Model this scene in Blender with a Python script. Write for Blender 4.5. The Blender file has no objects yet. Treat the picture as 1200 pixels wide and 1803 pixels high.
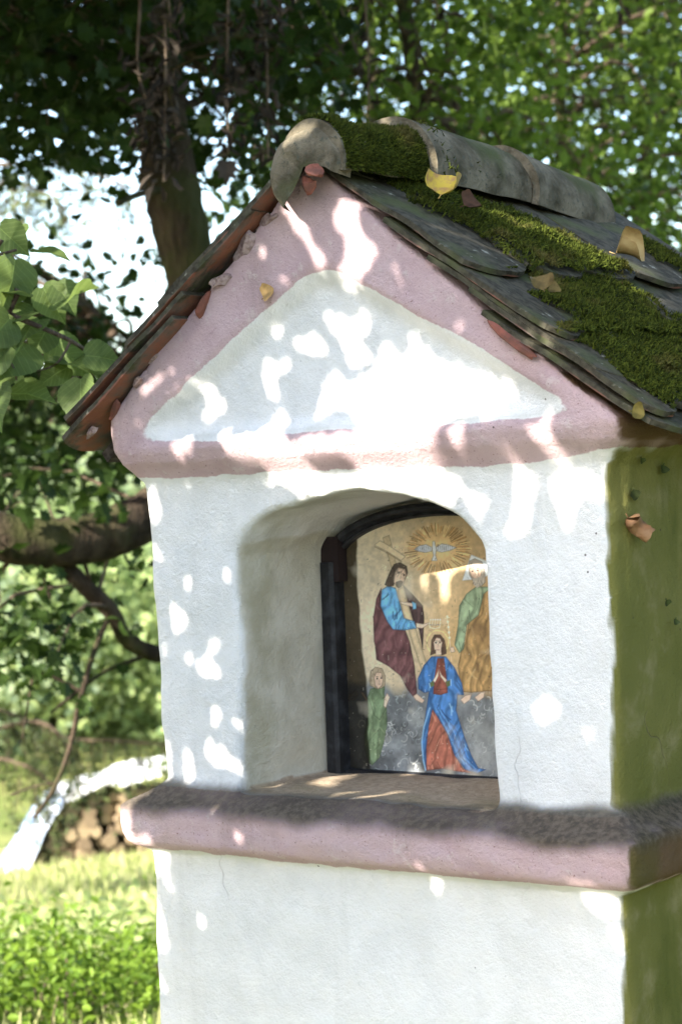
import bpy, math, random
import numpy as np
from mathutils import Vector, Matrix
random.seed(7); rng = np.random.default_rng(11)
scene = bpy.context.scene; COL = scene.collection

# ------------------------------------------------------------------ camera
CAM = np.array([1.99857, -2.62028, 1.57825])
CR = np.array([0.78944164, 0.61233817, -0.04270664]); CU = np.array([0.0262396, 0.03584595, 0.99901279]); CD = np.array([-0.61326452, 0.7897829, -0.01223078])
FPX = 3767.28
cam = bpy.data.cameras.new('camera'); cob = bpy.data.objects.new('camera', cam); COL.objects.link(cob)
cob.matrix_world = Matrix(((CR[0], CU[0], -CD[0], CAM[0]), (CR[1], CU[1], -CD[1], CAM[1]), (CR[2], CU[2], -CD[2], CAM[2]), (0, 0, 0, 1)))
cam.sensor_fit = 'VERTICAL'; cam.sensor_height = 36; cam.lens = 75.22; cam.clip_end = 2000; cam.clip_start = .05
cam.dof.use_dof = True; cam.dof.focus_distance = 3.25; cam.dof.aperture_fstop = 6.7; cam.dof.aperture_blades = 0
scene.camera = cob

# ------------------------------------------------------------------ sky, sun, exposure
SAZ, SEL = math.radians(13), math.radians(28)
SUN = np.array([-math.sin(SAZ) * math.cos(SEL), -math.cos(SAZ) * math.cos(SEL), math.sin(SEL)])
wd = bpy.data.worlds.new('World'); scene.world = wd; wd.use_nodes = True
nt = wd.node_tree; bg = nt.nodes['Background']
sky = nt.nodes.new('ShaderNodeTexSky'); sky.sky_type = 'NISHITA'; sky.sun_disc = False
sky.sun_elevation = SEL; sky.sun_rotation = math.atan2(SUN[0], SUN[1]); sky.air_density = 1.0; sky.dust_density = 1.6; sky.ozone_density = 1.0
nt.links.new(sky.outputs[0], bg.inputs[0]); bg.inputs[1].default_value = 0.15
sl = bpy.data.lights.new('sun', 'SUN'); sl.energy = 3.7; sl.angle = math.radians(.53); sl.color = (1, .94, .84)
so = bpy.data.objects.new('sun', sl); COL.objects.link(so); so.rotation_euler = Vector(SUN).to_track_quat('Z', 'Y').to_euler(); so.location = (-3, -10, 8)
scene.view_settings.view_transform = 'Standard'; scene.view_settings.look = 'None'; scene.view_settings.gamma = 1; scene.view_settings.exposure = 2.4
scene.render.engine = 'CYCLES'; scene.cycles.max_bounces = 8; scene.cycles.transparent_max_bounces = 8; scene.cycles.use_denoising = True

# ------------------------------------------------------------------ helpers
def at(px, py, d): return CAM + (CD + CR * ((px - 600) / FPX) - CU * ((py - 901.5) / FPX)) * d
def hit(px, py, n, k):
    v = CD + CR * ((px - 600) / FPX) - CU * ((py - 901.5) / FPX); n = np.array(n, float)
    return CAM + v * ((k - CAM @ n) / (v @ n))
def ground_z(x, y):
    s = -.613 * x + .79 * y; l = .79 * x + .613 * y
    z = -.118 * (np.logaddexp(0, (s - .9) * 3) / 3 - np.logaddexp(0, (s - 16.5) * 1) / 1) + .22 * (np.logaddexp(0, (s - 23) * .5) / .5 - np.logaddexp(0, (s - 44) * .2) / .2)
    return z + .05 * np.sin(x * 1.3 + 1) * np.sin(y * .9) * np.clip(s / 4, 0, 1)

def mesh_np(name, V, faces):
    """V (n,3); faces: (m,k) array or list of such arrays"""
    if not isinstance(faces, (list, tuple)): faces = [faces]
    faces = [np.asarray(f, dtype=np.int32) for f in faces if len(f)]
    me = bpy.data.meshes.new(name); V = np.asarray(V, dtype=np.float32)
    me.vertices.add(len(V)); me.vertices.foreach_set('co', V.ravel())
    tot = np.concatenate([np.full(len(f), f.shape[1], np.int32) for f in faces]); idx = np.concatenate([f.ravel() for f in faces])
    me.loops.add(len(idx)); me.polygons.add(len(tot))
    me.loops.foreach_set('vertex_index', idx); st = np.zeros(len(tot), np.int32); st[1:] = np.cumsum(tot)[:-1]
    me.polygons.foreach_set('loop_start', st); me.update(calc_edges=True); me.polygons.foreach_set('use_smooth', np.zeros(len(tot), bool)); return me
def crease(me, a=.6): smooth(me); me.set_sharp_from_angle(angle=a); return me
def smooth(me): me.polygons.foreach_set('use_smooth', np.ones(len(me.polygons), bool)); return me
def fattr(me, name, arr, dom='POINT'): me.attributes.new(name, 'FLOAT', dom).data.foreach_set('value', np.asarray(arr, np.float32))
def obj(name, me, mat=None, parent=None):
    o = bpy.data.objects.new(name, me); COL.objects.link(o)
    if mat and me is not None and not me.materials: me.materials.append(mat)
    if parent: o.parent = parent
    return o
def tag(o, label=None, cat=None, group=None, kind=None):
    for k, v in (('label', label), ('category', cat), ('group', group), ('kind', kind)):
        if v: o[k] = v
    return o
def thing(name, label, cat, group=None, loc=(0, 0, 0)):
    o = bpy.data.objects.new(name, None); o.location = loc; COL.objects.link(o); return tag(o, label, cat, group)

def vnoise(shape_pts, scale, seed):
    """smooth value noise at points (n,3)"""
    r = np.random.default_rng(seed); T = r.random((32, 32, 32)).astype(np.float32) * 2 - 1
    p = np.asarray(shape_pts, np.float32) / scale + 100; i = np.floor(p).astype(np.int32); f = p - i; f = f * f * (3 - 2 * f); i %= 32; j = (i + 1) % 32
    x0, y0, z0 = i.T; x1, y1, z1 = j.T; fx, fy, fz = f.T
    c00 = T[x0, y0, z0] * (1 - fx) + T[x1, y0, z0] * fx; c10 = T[x0, y1, z0] * (1 - fx) + T[x1, y1, z0] * fx
    c01 = T[x0, y0, z1] * (1 - fx) + T[x1, y0, z1] * fx; c11 = T[x0, y1, z1] * (1 - fx) + T[x1, y1, z1] * fx
    return (c00 * (1 - fy) + c10 * fy) * (1 - fz) + (c01 * (1 - fy) + c11 * fy) * fz
def fbm(p, scale, seed, o=3): return sum(vnoise(p, scale / 2 ** k, seed + k) / 2 ** k for k in range(o))
def lin(c):
    c = np.asarray(c, float) / 255; return np.where(c <= .04045, c / 12.92, ((c + .055) / 1.055) ** 2.4)

# ------------------------------------------------------------------ material helpers
class M:
    def __init__(s, name, rough=.85, spec=.3):
        s.m = bpy.data.materials.new(name); s.m.use_nodes = True; s.t = s.m.node_tree; s.n = s.t.nodes
        s.b = s.n['Principled BSDF']; s.out = s.n['Material Output']; s.b.inputs['Roughness'].default_value = rough; s.b.inputs['Specular IOR Level'].default_value = spec
        s._co = None
    def add(s, k, **kw):
        n = s.n.new(k)
        for a, b in kw.items(): setattr(n, a, b)
        return n
    def ln(s, a, b): s.t.links.new(a, b)
    def co(s):
        if not s._co: s._co = s.add('ShaderNodeTexCoord').outputs['Object']
        return s._co
    def noise(s, scale, detail=4, rough=.6, stretch=None):
        n = s.add('ShaderNodeTexNoise'); n.inputs['Scale'].default_value = scale; n.inputs['Detail'].default_value = detail; n.inputs['Roughness'].default_value = rough
        c = s.co()
        if stretch:
            mp = s.add('ShaderNodeMapping'); mp.inputs['Scale'].default_value = stretch; s.ln(c, mp.inputs[0]); c = mp.outputs[0]
        s.ln(c, n.inputs['Vector']); return n.outputs['Fac']
    def attr(s, name): return s.add('ShaderNodeAttribute', attribute_name=name).outputs['Fac']
    def math(s, op, a, b=None, c=None):
        n = s.add('ShaderNodeMath', operation=op)
        for i, v in enumerate((a, b, c)):
            if v is None: continue
            if isinstance(v, (int, float)): n.inputs[i].default_value = v
            else: s.ln(v, n.inputs[i])
        return n.outputs[0]
    def rng(s, v, a, b, c=0., d=1., smooth=True):
        n = s.add('ShaderNodeMapRange'); n.interpolation_type = 'SMOOTHSTEP' if smooth else 'LINEAR'
        s.ln(v, n.inputs[0])
        for i, k in enumerate((a, b, c, d)): n.inputs[i + 1].default_value = k
        return n.outputs[0]
    def mix(s, f, a, b):
        n = s.add('ShaderNodeMix', data_type='RGBA')
        for sock, v in ((n.inputs[0], f), (n.inputs[6], a), (n.inputs[7], b)):
            if isinstance(v, (int, float)): sock.default_value = v
            elif isinstance(v, (tuple, list, np.ndarray)): sock.default_value = (*[float(k) for k in v[:3]], 1)
            else: s.ln(v, sock)
        return n.outputs[2]
    def color(s, v): 
        if isinstance(v, (tuple, list, np.ndarray)): s.b.inputs['Base Color'].default_value = (*[float(k) for k in v[:3]], 1)
        else: s.ln(v, s.b.inputs['Base Color'])
    def bump(s, h, strength=.5, dist=.005, prev=None):
        n = s.add('ShaderNodeBump'); n.inputs['Strength'].default_value = strength; n.inputs['Distance'].default_value = dist; s.ln(h, n.inputs['Height'])
        if prev: s.ln(prev, n.inputs['Normal'])
        s.ln(n.outputs[0], s.b.inputs['Normal']); return n.outputs[0]

def leaf_mat(name, dark, light, trans=.4, rough=.55, tint=(1., 1., .6), spec=.2, veins=False):
    m = M(name, rough, spec); r = m.attr('rnd')
    c = m.mix(r, dark, light)
    if veins:
        ax = m.math('ABSOLUTE', m.attr('lx')); fr = m.math('FRACT', m.math('MULTIPLY', m.math('SUBTRACT', m.attr('ly'), m.math('MULTIPLY', ax, .75)), 6.5)); lat = m.rng(m.math('ABSOLUTE', m.math('SUBTRACT', fr, .5)), .03, .10, 1, 0); mid = m.rng(ax, .008, .02, 1, 0); v = m.math('MAXIMUM', m.math('MULTIPLY', lat, .55), mid)
        c = m.mix(m.math('MULTIPLY', v, .55), c, tuple(np.array(light) * 1.9)); m.bump(m.math('MULTIPLY', v, -1.), .5, .004)
    m.color(c)
    tr = m.add('ShaderNodeBsdfTranslucent'); m.ln(m.mix(.35, c, tuple(np.array(light) * np.array(tint) * 1.6)), tr.inputs[0])
    mx = m.add('ShaderNodeMixShader'); mx.inputs[0].default_value = trans; m.ln(m.b.outputs[0], mx.inputs[1]); m.ln(tr.outputs[0], mx.inputs[2]); m.ln(mx.outputs[0], m.out.inputs[0])
    return m.m
def bark_mat(name, a, b, moss=.3, scale=14):
    m = M(name, .95, .1); n = m.noise(scale, 5, .65, (1, 1, .22)); f = m.noise(scale * 5, 3)
    c = m.mix(m.rng(n, .35, .65), a, b)
    if moss: c = m.mix(m.math('MULTIPLY', m.rng(m.noise(3.2, 4), .45, .62), moss), c, (.05, .07, .015))
    m.color(c); m.bump(m.math('ADD', n, m.math('MULTIPLY', f, .3)), .9, .03); return m.m

# ------------------------------------------------------------------ leaf and branch builders
def fan(outline, zf=lambda x, y: 0):
    pts = [(0, .45)] + list(outline); V = np.array([(x, y, zf(x, y)) for x, y in pts], float); k = len(outline)
    return V, np.array([(0, 1 + i, 1 + (i + 1) % k) for i in range(k)])
def sym(half): return half + [(-x, y) for x, y in reversed(half) if abs(x) > 1e-6]
fold = lambda x, y: .22 * abs(x) - .25 * (y - .4) ** 2
LINDEN = fan(sym([(0, 0), (.16, -.07), (.36, .02), (.47, .22), (.44, .46), (.3, .72), (.13, .9), (0, 1.08)]), fold)
def serrate(half, n=4):
    out = []
    for (a, b), (c, d) in zip(half[:-1], half[1:]):
        for k in range(n):
            t = k / n; s = 1 + .045 * (k % 2); out.append(((a + (c - a) * t) * s, (b + (d - b) * t)))
    return out + [half[-1]]
LINDEN_HI = fan(sym(serrate([(0, .02), (.13, -.06), (.30, -.02), (.44, .14), (.49, .34), (.43, .54), (.30, .74), (.14, .90), (0, 1.14)])), lambda x, y: .25 * abs(x) - .3 * (y - .4) ** 2 + .05 * math.sin(9 * y) * abs(x))
MAPLE = fan(sym([(0, 0), (.22, -.05), (.42, .08), (.34, .2), (.56, .46), (.3, .48), (.34, .78), (.14, .7), (0, 1.02)]), fold)
OVAL = (np.array([(0, 0, 0), (.3, .35, .07), (.24, .75, .05), (0, 1, -.08), (-.24, .75, .05), (-.3, .35, .07), (0, .5, -.02)]), np.array([(0, 1, 6), (1, 2, 6), (2, 3, 6), (3, 4, 6), (4, 5, 6), (5, 0, 6)]))
QUAD = (np.array([(0, 0, 0), (.38, .5, .12), (0, 1, 0), (-.38, .5, .12)]), np.array([(0, 1, 2), (0, 2, 3)]))
def unit(a): return a / np.maximum(np.linalg.norm(a, axis=-1, keepdims=True), 1e-9)
def leaves(name, P, S, tmpl, N=None, T=None, up=.6, hang=.5, seed=1, rnd=None, loc=False):
    r = np.random.default_rng(seed); n = len(P); tv, tf = tmpl
    if N is None: N = unit(r.normal(size=(n, 3)) + np.array([0, 0, up * 2]))
    if T is None: T = r.normal(size=(n, 3)) + np.array([0, 0, -hang * 2])
    T = unit(T - N * (T * N).sum(1, keepdims=True)); B = np.cross(T, N); S = np.broadcast_to(np.asarray(S, float), (n,))
    V = P[:, None, :] + S[:, None, None] * (tv[None, :, 0:1] * B[:, None] + tv[None, :, 1:2] * T[:, None] + tv[None, :, 2:3] * N[:, None])
    F = (tf[None] + (np.arange(n) * len(tv))[:, None, None]).reshape(-1, 3)
    me = mesh_np(name, V.reshape(-1, 3), F); rv = r.random(n) if rnd is None else rnd
    if loc: fattr(me, 'lx', np.tile(tv[:, 0], n)); fattr(me, 'ly', np.tile(tv[:, 1], n))
    fr = np.repeat(rv, len(tf)); fr = fr + r.normal(size=len(fr)) * .10 if len(tf) > 10 else fr
    fattr(me, 'rnd', np.clip(fr, 0, 1), 'FACE'); return me
def tube(pts, rad, sides=9, wob=0., seed=0, cap=True):
    pts = np.asarray(pts, float); rad = np.broadcast_to(np.asarray(rad, float), (len(pts),)); r = np.random.default_rng(seed)
    tg = unit(np.gradient(pts, axis=0)); ref = np.array([0, 0, 1.]) if abs(tg[:, 2]).mean() < .8 else np.array([1., 0, 0])
    a = unit(np.cross(tg, ref)); b = np.cross(tg, a); th = np.linspace(0, 2 * np.pi, sides, endpoint=False)
    rr = rad[:, None] * (1 + wob * r.normal(size=(len(pts), sides)))
    V = (pts[:, None] + rr[..., None] * (np.cos(th)[None, :, None] * a[:, None] + np.sin(th)[None, :, None] * b[:, None])).reshape(-1, 3)
    i = np.arange(len(pts) - 1)[:, None] * sides; j = np.arange(sides)[None]; k = (j + 1) % sides
    F = np.stack([i + j, i + k, i + sides + k, i + sides + j], -1).reshape(-1, 4)
    if cap:
        V = np.vstack([V, pts[:1], pts[-1:]]); n0 = len(pts) * sides
        C = np.array([(n0, (q + 1) % sides, q, q) for q in range(sides)] + [(n0 + 1, n0 - sides + q, n0 - sides + (q + 1) % sides, n0 - sides + (q + 1) % sides) for q in range(sides)])
        return V, F, C[:, :3]
    return V, F, np.zeros((0, 3), int)
def curve_pts(ctrl, n=24):
    c = np.asarray(ctrl, float); t = np.linspace(0, 1, n) * (len(c) - 1); i = np.clip(t.astype(int), 0, len(c) - 2); f = (t - i)[:, None]
    p0 = c[np.clip(i - 1, 0, None)]; p1 = c[i]; p2 = c[i + 1]; p3 = c[np.clip(i + 2, None, len(c) - 1)]
    return .5 * (2 * p1 + (p2 - p0) * f + (2 * p0 - 5 * p1 + 4 * p2 - p3) * f ** 2 + (3 * p1 - p0 - 3 * p2 + p3) * f ** 3)
def join(parts):
    V, F4, F3, n = [], [], [], 0
    for v, f4, f3 in parts: V.append(v); F4.append(np.asarray(f4).reshape(-1, 4) + n); F3.append(np.asarray(f3).reshape(-1, 3) + n); n += len(v)
    return np.vstack(V), [np.vstack(F4), np.vstack(F3)]
def tubes(name, lst): V, F = join([tube(*a) if isinstance(a, tuple) else tube(**a) for a in lst]); return smooth(mesh_np(name, V, F))
def limb(name, ctrl, r0, r1, mat, parent, n=30, sides=14, seed=0, wob=.04):
    p = curve_pts(ctrl, n); V, F4, F3 = tube(p, np.linspace(r0, r1, n), sides, wob, seed); V = V + .25 * r1 * np.stack([vnoise(V, max(r0, .02) * 2.5, seed + k) for k in range(3)], 1)
    return obj(name, smooth(mesh_np(name, V, [F4, F3])), mat, parent)
def twigs_to(targets, sources, r=.006, seed=0, sag=.1, sides=4):
    rr = np.random.default_rng(seed); out = []
    for t in targets:
        s = sources[np.argmin(np.linalg.norm(sources - t, axis=1) + rr.random(len(sources)) * .6)]; mid = (s + t) / 2 + rr.normal(size=3) * .1 * np.linalg.norm(t - s) + np.array([0, 0, sag * np.linalg.norm(t - s)])
        out.append((curve_pts([s, mid, t], 6), np.linspace(r * 1.6, r * .5, 6), sides, 0, 0, False))
    return out
# ------------------------------------------------------------------ ground
def warp(n, a, k): u = np.linspace(-1, 1, n); return a * np.sinh(k * u) / np.sinh(k)
gx, gy = np.meshgrid(warp(260, 260, 5) - 3, warp(260, 260, 5) + 4, indexing='ij'); P = np.stack([gx.ravel(), gy.ravel()], 1); gz = ground_z(P[:, 0], P[:, 1])
V = np.column_stack([P, gz]); V[:, 2] += .04 * fbm(V, 1.2, 3)
ii = (np.arange(259)[:, None] * 260 + np.arange(259)[None]).ravel(); F = np.stack([ii, ii + 260, ii + 261, ii + 1], 1)
m = M('meadow_ground', .95, .1); c = m.mix(m.rng(m.noise(.9, 5), .35, .65), (.10, .15, .03), (.24, .25, .08)); c = m.mix(m.rng(m.noise(7, 4), .5, .75), c, (.09, .07, .04)); m.color(c); m.bump(m.noise(30, 4), .8, .05)
tag(obj('ground', smooth(mesh_np('ground', V, F)), m.m), kind='structure')

# pale gravel strip before the shrine, unseen, added for its neutral bounce light
pn = 60; pu, pv = np.meshgrid(np.linspace(-9, 9, pn * 2), np.linspace(-1.6, 1.6, 24), indexing='ij'); pv = pv * (1 + .08 * np.sin(pu * 1.7)); Vg = np.column_stack([pu.ravel() + .3, (pv - 2.3 + .12 * np.sin(pu * .8)).ravel(), np.zeros(pu.size)]); Vg[:, 2] = ground_z(Vg[:, 0], Vg[:, 1]) + .05 + .012 * fbm(Vg, .3, 17)
ii = (np.arange(pn * 2 - 1)[:, None] * 24 + np.arange(23)[None]).ravel(); m = M('bounce_gravel', .95, .1); n1 = m.noise(60, 5); m.color(m.mix(m.rng(n1, .35, .65), (.15, .145, .135), (.24, .235, .225))); m.bump(n1, 1, .02)
tag(obj('path', smooth(mesh_np('path', Vg, np.stack([ii, ii + 24, ii + 25, ii + 1], 1))), m.m), kind='structure')

# ------------------------------------------------------------------ shrine: plaster body as a rounded solid
def smax(a, b, r): h = np.clip(.5 - .5 * (b - a) / r, 0, 1); return b * (1 - h) + a * h + r * h * (1 - h)
HS = .0065; BX0, BX1, BY0, BY1, BZ0, BZ1 = -.57, .57, -.12, .76, -.12, 2.12
xs = np.arange(BX0, BX1, HS, dtype=np.float32); ys = np.arange(BY0, BY1, HS, dtype=np.float32); zs = np.arange(BZ0, BZ1, HS, dtype=np.float32)
DEPTH = .66
def profile(z):
    zz = [-1, .90, .984, .990, .997, 1.004, 1.016, 1.062, 1.068, 1.080, 1.098, 1.104, 1.58, 1.597, 1.61, 1.628, 1.65, 1.70, 3]
    oo = [.03, .022, .020, .026, .042, .050, .054, .057, .052, .030, .006, .0, 0, .001, .012, .030, .040, .042, .042]
    return np.interp(z, zz, oo)
def tri_sd(x, z, pts):
    d = -np.inf
    for k in range(3):
        (ax, az), (bx, bz) = pts[k], pts[(k + 1) % 3]; nx, nz = bz - az, ax - bx; l = math.hypot(nx, nz); d = smax(np.broadcast_to(((x - ax) * nx + (z - az) * nz) / l, np.broadcast(x, z).shape), d, .05) if k else ((x - ax) * nx + (z - az) * nz) / l
    return d
TRI = [(-.485, 1.655), (.475, 1.655), (-.03, 1.935)]
TRIO = TRI[::-1] if tri_sd(np.array([0.]), np.array([1.75]), TRI)[0] > 0 else TRI
def niche_sd(X, Y, Z):
    zn = 1.465; hw = .238 + .012 * np.clip((1.47 - Z) / .4, 0, 1) - .02 * np.clip(Y, 0, .3); xc = -.016
    a = np.abs(X - xc) - hw
    q = np.sqrt(((X - xc) / (hw + .0)) ** 2 + ((Z - zn) / (.103 - .06 * np.clip(Y, 0, .3))) ** 2); arch = (q - 1) * .12
    side = np.where(Z > zn, np.maximum(arch, a * .5), a)
    return smax(smax(side, (1.089 + .02 * np.clip(Y, 0, .25)) - Z, .006), Y - .262, .006)
def plaster_sdf(X, Y, Z):
    off = profile(Z); w = .436 + .014 * np.clip((Z - 1.09) / .51, -.3, 1) + off
    rec = .024 * np.clip(-tri_sd(X, Z, TRIO) / .035, 0, 1); rec = np.where(Z > 1.6, rec * rec / .024 * (3 - 2 * rec / .024), 0)
    f = smax(smax(np.abs(X) - w, -off + rec - Y, .02), Y - DEPTH - off, .02)
    top = Z - (2.074 - np.where(X > -.035, .805, .80) * np.abs(X + .035)); f = smax(f, top * .78, .006)
    return f
F3 = np.empty((len(xs), len(ys), len(zs)), np.float32)
YY, ZZ = np.meshgrid(ys, zs, indexing='ij')
for i, x in enumerate(xs): F3[i] = plaster_sdf(np.full_like(YY, x), YY, ZZ)
band = np.argwhere(np.abs(F3) < .035); bp = np.stack([xs[band[:, 0]], ys[band[:, 1]], zs[band[:, 2]]], 1)
ledge_w = np.exp(-((bp[:, 2] - 1.045) / .05) ** 2) + .7 * np.exp(-((bp[:, 2] - 1.62) / .04) ** 2)
low = .0065 * vnoise(bp, .30, 1) + (.0022 + .0012 * ledge_w) * vnoise(bp, .075, 2) + (.0008 + .0013 * ledge_w) * vnoise(bp, .024, 5) + .0022 * ledge_w * vnoise(bp * np.array([.35, .35, 1.]), .018, 6)
edge = np.exp(-((bp[:, 0] - .45) / .02) ** 2) * np.exp(-((bp[:, 2] - 1.53) / .09) ** 2) * (bp[:, 1] < .04); low += edge * (.006 + .006 * vnoise(bp, .022, 9))
ni = niche_sd(bp[:, 0] + .004 * vnoise(bp, .09, 21), bp[:, 1], bp[:, 2] + .003 * vnoise(bp, .11, 22))
fb = F3[tuple(band.T)] + low
F3[tuple(band.T)] = fb
inn = np.argwhere((F3 < .02)); ip = np.stack([xs[inn[:, 0]], ys[inn[:, 1]], zs[inn[:, 2]]], 1)
sel = (np.abs(ip[:, 0]) < .33) & (ip[:, 1] < .33) & (ip[:, 2] > 1.03) & (ip[:, 2] < 1.63); inn = inn[sel]; ip = ip[sel]
ni = niche_sd(ip[:, 0] + .005 * vnoise(ip, .09, 21), ip[:, 1], ip[:, 2] + .004 * vnoise(ip, .11, 22)) + .0025 * vnoise(ip, .035, 23)
F3[tuple(inn.T)] = smax(F3[tuple(inn.T)], -ni, .013)
def surface_nets(F, o, h):
    S = F < 0; nx, ny, nz = F.shape; c = np.zeros((nx - 1, ny - 1, nz - 1), np.int8)
    cor = [(a, b, d) for a in (0, 1) for b in (0, 1) for d in (0, 1)]
    sub = lambda A, k: A[k[0]:nx - 1 + k[0], k[1]:ny - 1 + k[1], k[2]:nz - 1 + k[2]]
    for k in cor: c += sub(S, k)
    cells = np.argwhere((c > 0) & (c < 8)); idx = np.full(c.shape, -1, np.int32); idx[tuple(cells.T)] = np.arange(len(cells))
    acc = np.zeros((len(cells), 3)); cnt = np.zeros(len(cells))
    g = {k: F[cells[:, 0] + k[0], cells[:, 1] + k[1], cells[:, 2] + k[2]] for k in cor}
    for a in cor:
        for ax in range(3):
            if a[ax]: continue
            b = list(a); b[ax] = 1; b = tuple(b); fa, fb = g[a], g[b]; m = (fa < 0) != (fb < 0); t = np.where(m, fa / np.where(m, fa - fb, 1), 0)
            p = np.tile(np.array(a, float), (len(cells), 1)); p[:, ax] += t; acc[m] += p[m]; cnt += m
    V = (cells + acc / cnt[:, None]) * h + np.array(o); Q = []
    for ax in range(3):
        u, v = [(1, 2), (2, 0), (0, 1)][ax]; sl0 = [slice(None)] * 3; sl1 = [slice(None)] * 3; sl0[ax] = slice(0, -1); sl1[ax] = slice(1, None)
        e = np.argwhere(S[tuple(sl0)] != S[tuple(sl1)]); e = e[(e[:, u] > 0) & (e[:, v] > 0) & (e[:, u] < F.shape[u] - 1) & (e[:, v] < F.shape[v] - 1)]
        du = np.zeros(3, int); du[u] = 1; dv = np.zeros(3, int); dv[v] = 1
        q = np.stack([idx[tuple((e - du - dv).T)], idx[tuple((e - dv).T)], idx[tuple(e.T)], idx[tuple((e - du).T)]], 1); flip = ~S[tuple(e.T)]; q[flip] = q[flip][:, ::-1]; Q.append(q)
    return V, np.vstack(Q)
SV, SQ = surface_nets(F3, (BX0, BY0, BZ0), HS); del F3
fn = np.cross(SV[SQ[:, 1]] - SV[SQ[:, 0]], SV[SQ[:, 3]] - SV[SQ[:, 0]]); SN = np.zeros_like(SV)
for k in range(4): np.add.at(SN, SQ[:, k], fn)
SN = unit(SN)
# painted zones and growth, as fields on the surface
x, y, z = SV.T; wob = .006 * vnoise(SV, .12, 31) + .003 * vnoise(SV, .03, 32)
inside = (niche_sd(x, y, z) < .012) & (y > .004) & (SN[:, 1] > -.8)
pk_gable = np.minimum(z - 1.602 + wob - .010 * np.clip((x - .36) / .08, 0, 1), np.where(SN[:, 1] < -.3, tri_sd(x, z, TRIO) + .008 + wob * .8, 1))
pk_ledge = np.minimum(z - .992 + wob, 1.093 + .5 * wob - z); pk_ledge = np.where(inside & (y > -.005), -1, pk_ledge)
pink = np.maximum(pk_gable, pk_ledge)
front_in = np.clip(-y / .05, 0, 1)
moss = np.clip((z - 1.036 + .006 * vnoise(SV, .05, 33)) / .034, 0, 1) * np.clip((1.118 - z + .005 * vnoise(SV, .04, 35)) / .025, 0, 1) * np.where(inside, np.clip(.06 - y, 0, .06) / .06, 1)
moss *= .9 + .3 * vnoise(SV, .13, 34)
side_f = np.clip((SN[:, 0] - .35 + .25 * vnoise(SV, .03, 45)) / .3, 0, 1) * (x > .35)
algae = np.where(inside, .35 * np.clip(.12 - np.abs(y - .05), 0, .1) / .1, side_f)
trib = np.where((SN[:, 1] < -.2) & (z > 1.6), np.clip(1 - np.abs(z - 1.668) / .022, 0, 1) * (tri_sd(x, z, TRIO) < .0), 0)
algae = np.maximum(algae, .35 * trib); streak = side_f * np.clip(vnoise(SV * np.array([1, 1, .12]), .06, 41) - .15, 0, 1) * np.clip((1.3 - z) / .3 + (z < 1), 0, 1)
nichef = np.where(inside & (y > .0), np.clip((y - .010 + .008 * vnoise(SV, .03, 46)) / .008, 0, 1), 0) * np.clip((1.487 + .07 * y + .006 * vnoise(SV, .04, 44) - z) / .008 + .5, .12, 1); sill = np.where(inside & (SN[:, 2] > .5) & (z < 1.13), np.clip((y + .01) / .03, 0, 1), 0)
m = M('lime_plaster', .92, .15)
ap, am, aa, an, asl, ast = (m.attr(k) for k in ('pink', 'moss', 'algae', 'niche', 'sill', 'streak'))
nf = m.noise(90, 4); nm = m.noise(14, 5); nb = m.noise(3.5, 4); ng = m.noise(260, 3)
white = m.mix(m.rng(nm, .35, .7), (.825, .81, .785), (.745, .735, .71)); white = m.mix(m.rng(m.noise(2.4, 5, .7), .52, .76, 0, .38), white, (.56, .575, .56)); white = m.mix(m.rng(m.noise(5, 4, .6, (3, 3, .35)), .56, .76, 0, .25), white, (.50, .49, .44))
pinkc = m.mix(m.rng(nm, .3, .7), (.58, .425, .435), (.50, .35, .365)); pinkc = m.mix(m.rng(nb, .5, .75), pinkc, (.60, .46, .47))
pinkc = m.mix(m.rng(m.noise(9, 5, .7, (1, 1, .25)), .52, .74, 0, .55), pinkc, (.33, .245, .22)); pinkc = m.mix(m.rng(m.noise(30, 4, .7), .58, .68, 0, .6), pinkc, (.62, .52, .50)); pinkc = m.mix(m.rng(ng, .62, .72), pinkc, (.30, .18, .18))
pf = m.rng(m.math('ADD', ap, m.math('MULTIPLY', m.math('SUBTRACT', nf, .5), .006)), -.0012, .0012)
c = m.mix(pf, white, pinkc)
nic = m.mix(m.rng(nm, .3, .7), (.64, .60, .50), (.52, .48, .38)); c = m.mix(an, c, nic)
c = m.mix(m.math('MULTIPLY', asl, .9), c, m.mix(m.rng(nf, .4, .65), (.44, .33, .23), (.33, .24, .16)))
gr = m.mix(m.rng(nb, .3, .7), (.15, .15, .036), (.21, .195, .06)); gr = m.mix(m.rng(nm, .5, .75), gr, (.27, .24, .11)); gr = m.mix(m.rng(m.noise(4.5, 5, .7, (1, 1, .3)), .5, .72, 0, .8), gr, (.085, .10, .018))
gr = m.mix(m.math('MULTIPLY', pf, .85), gr, (.13, .068, .045))
c = m.mix(m.math('MULTIPLY', aa, m.rng(m.math('ADD', aa, m.math('MULTIPLY', m.math('SUBTRACT', nm, .5), .9)), .1, .6)), c, gr)
c = m.mix(m.math('MULTIPLY', ast, .9), c, (.06, .085, .006))
dk = m.mix(m.rng(nf, .35, .65), (.048, .041, .027), (.12, .098, .068))
c = m.mix(m.rng(m.math('ADD', am, m.math('MULTIPLY', m.math('ADD', m.math('MULTIPLY', m.math('SUBTRACT', nf, .5), .55), m.math('MULTIPLY', m.math('SUBTRACT', nm, .5), .5)))), .12, .85, 0, .95), c, dk)
vo = m.add('ShaderNodeTexVoronoi'); vo.inputs['Scale'].default_value = 34; m.ln(m.co(), vo.inputs['Vector'])
spk = m.math('MULTIPLY', m.rng(vo.outputs['Distance'], .05, .075, 1, 0), m.rng(m.noise(6, 2), .58, .62))
c = m.mix(m.math('MULTIPLY', spk, .8), c, (.06, .045, .035))
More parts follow.
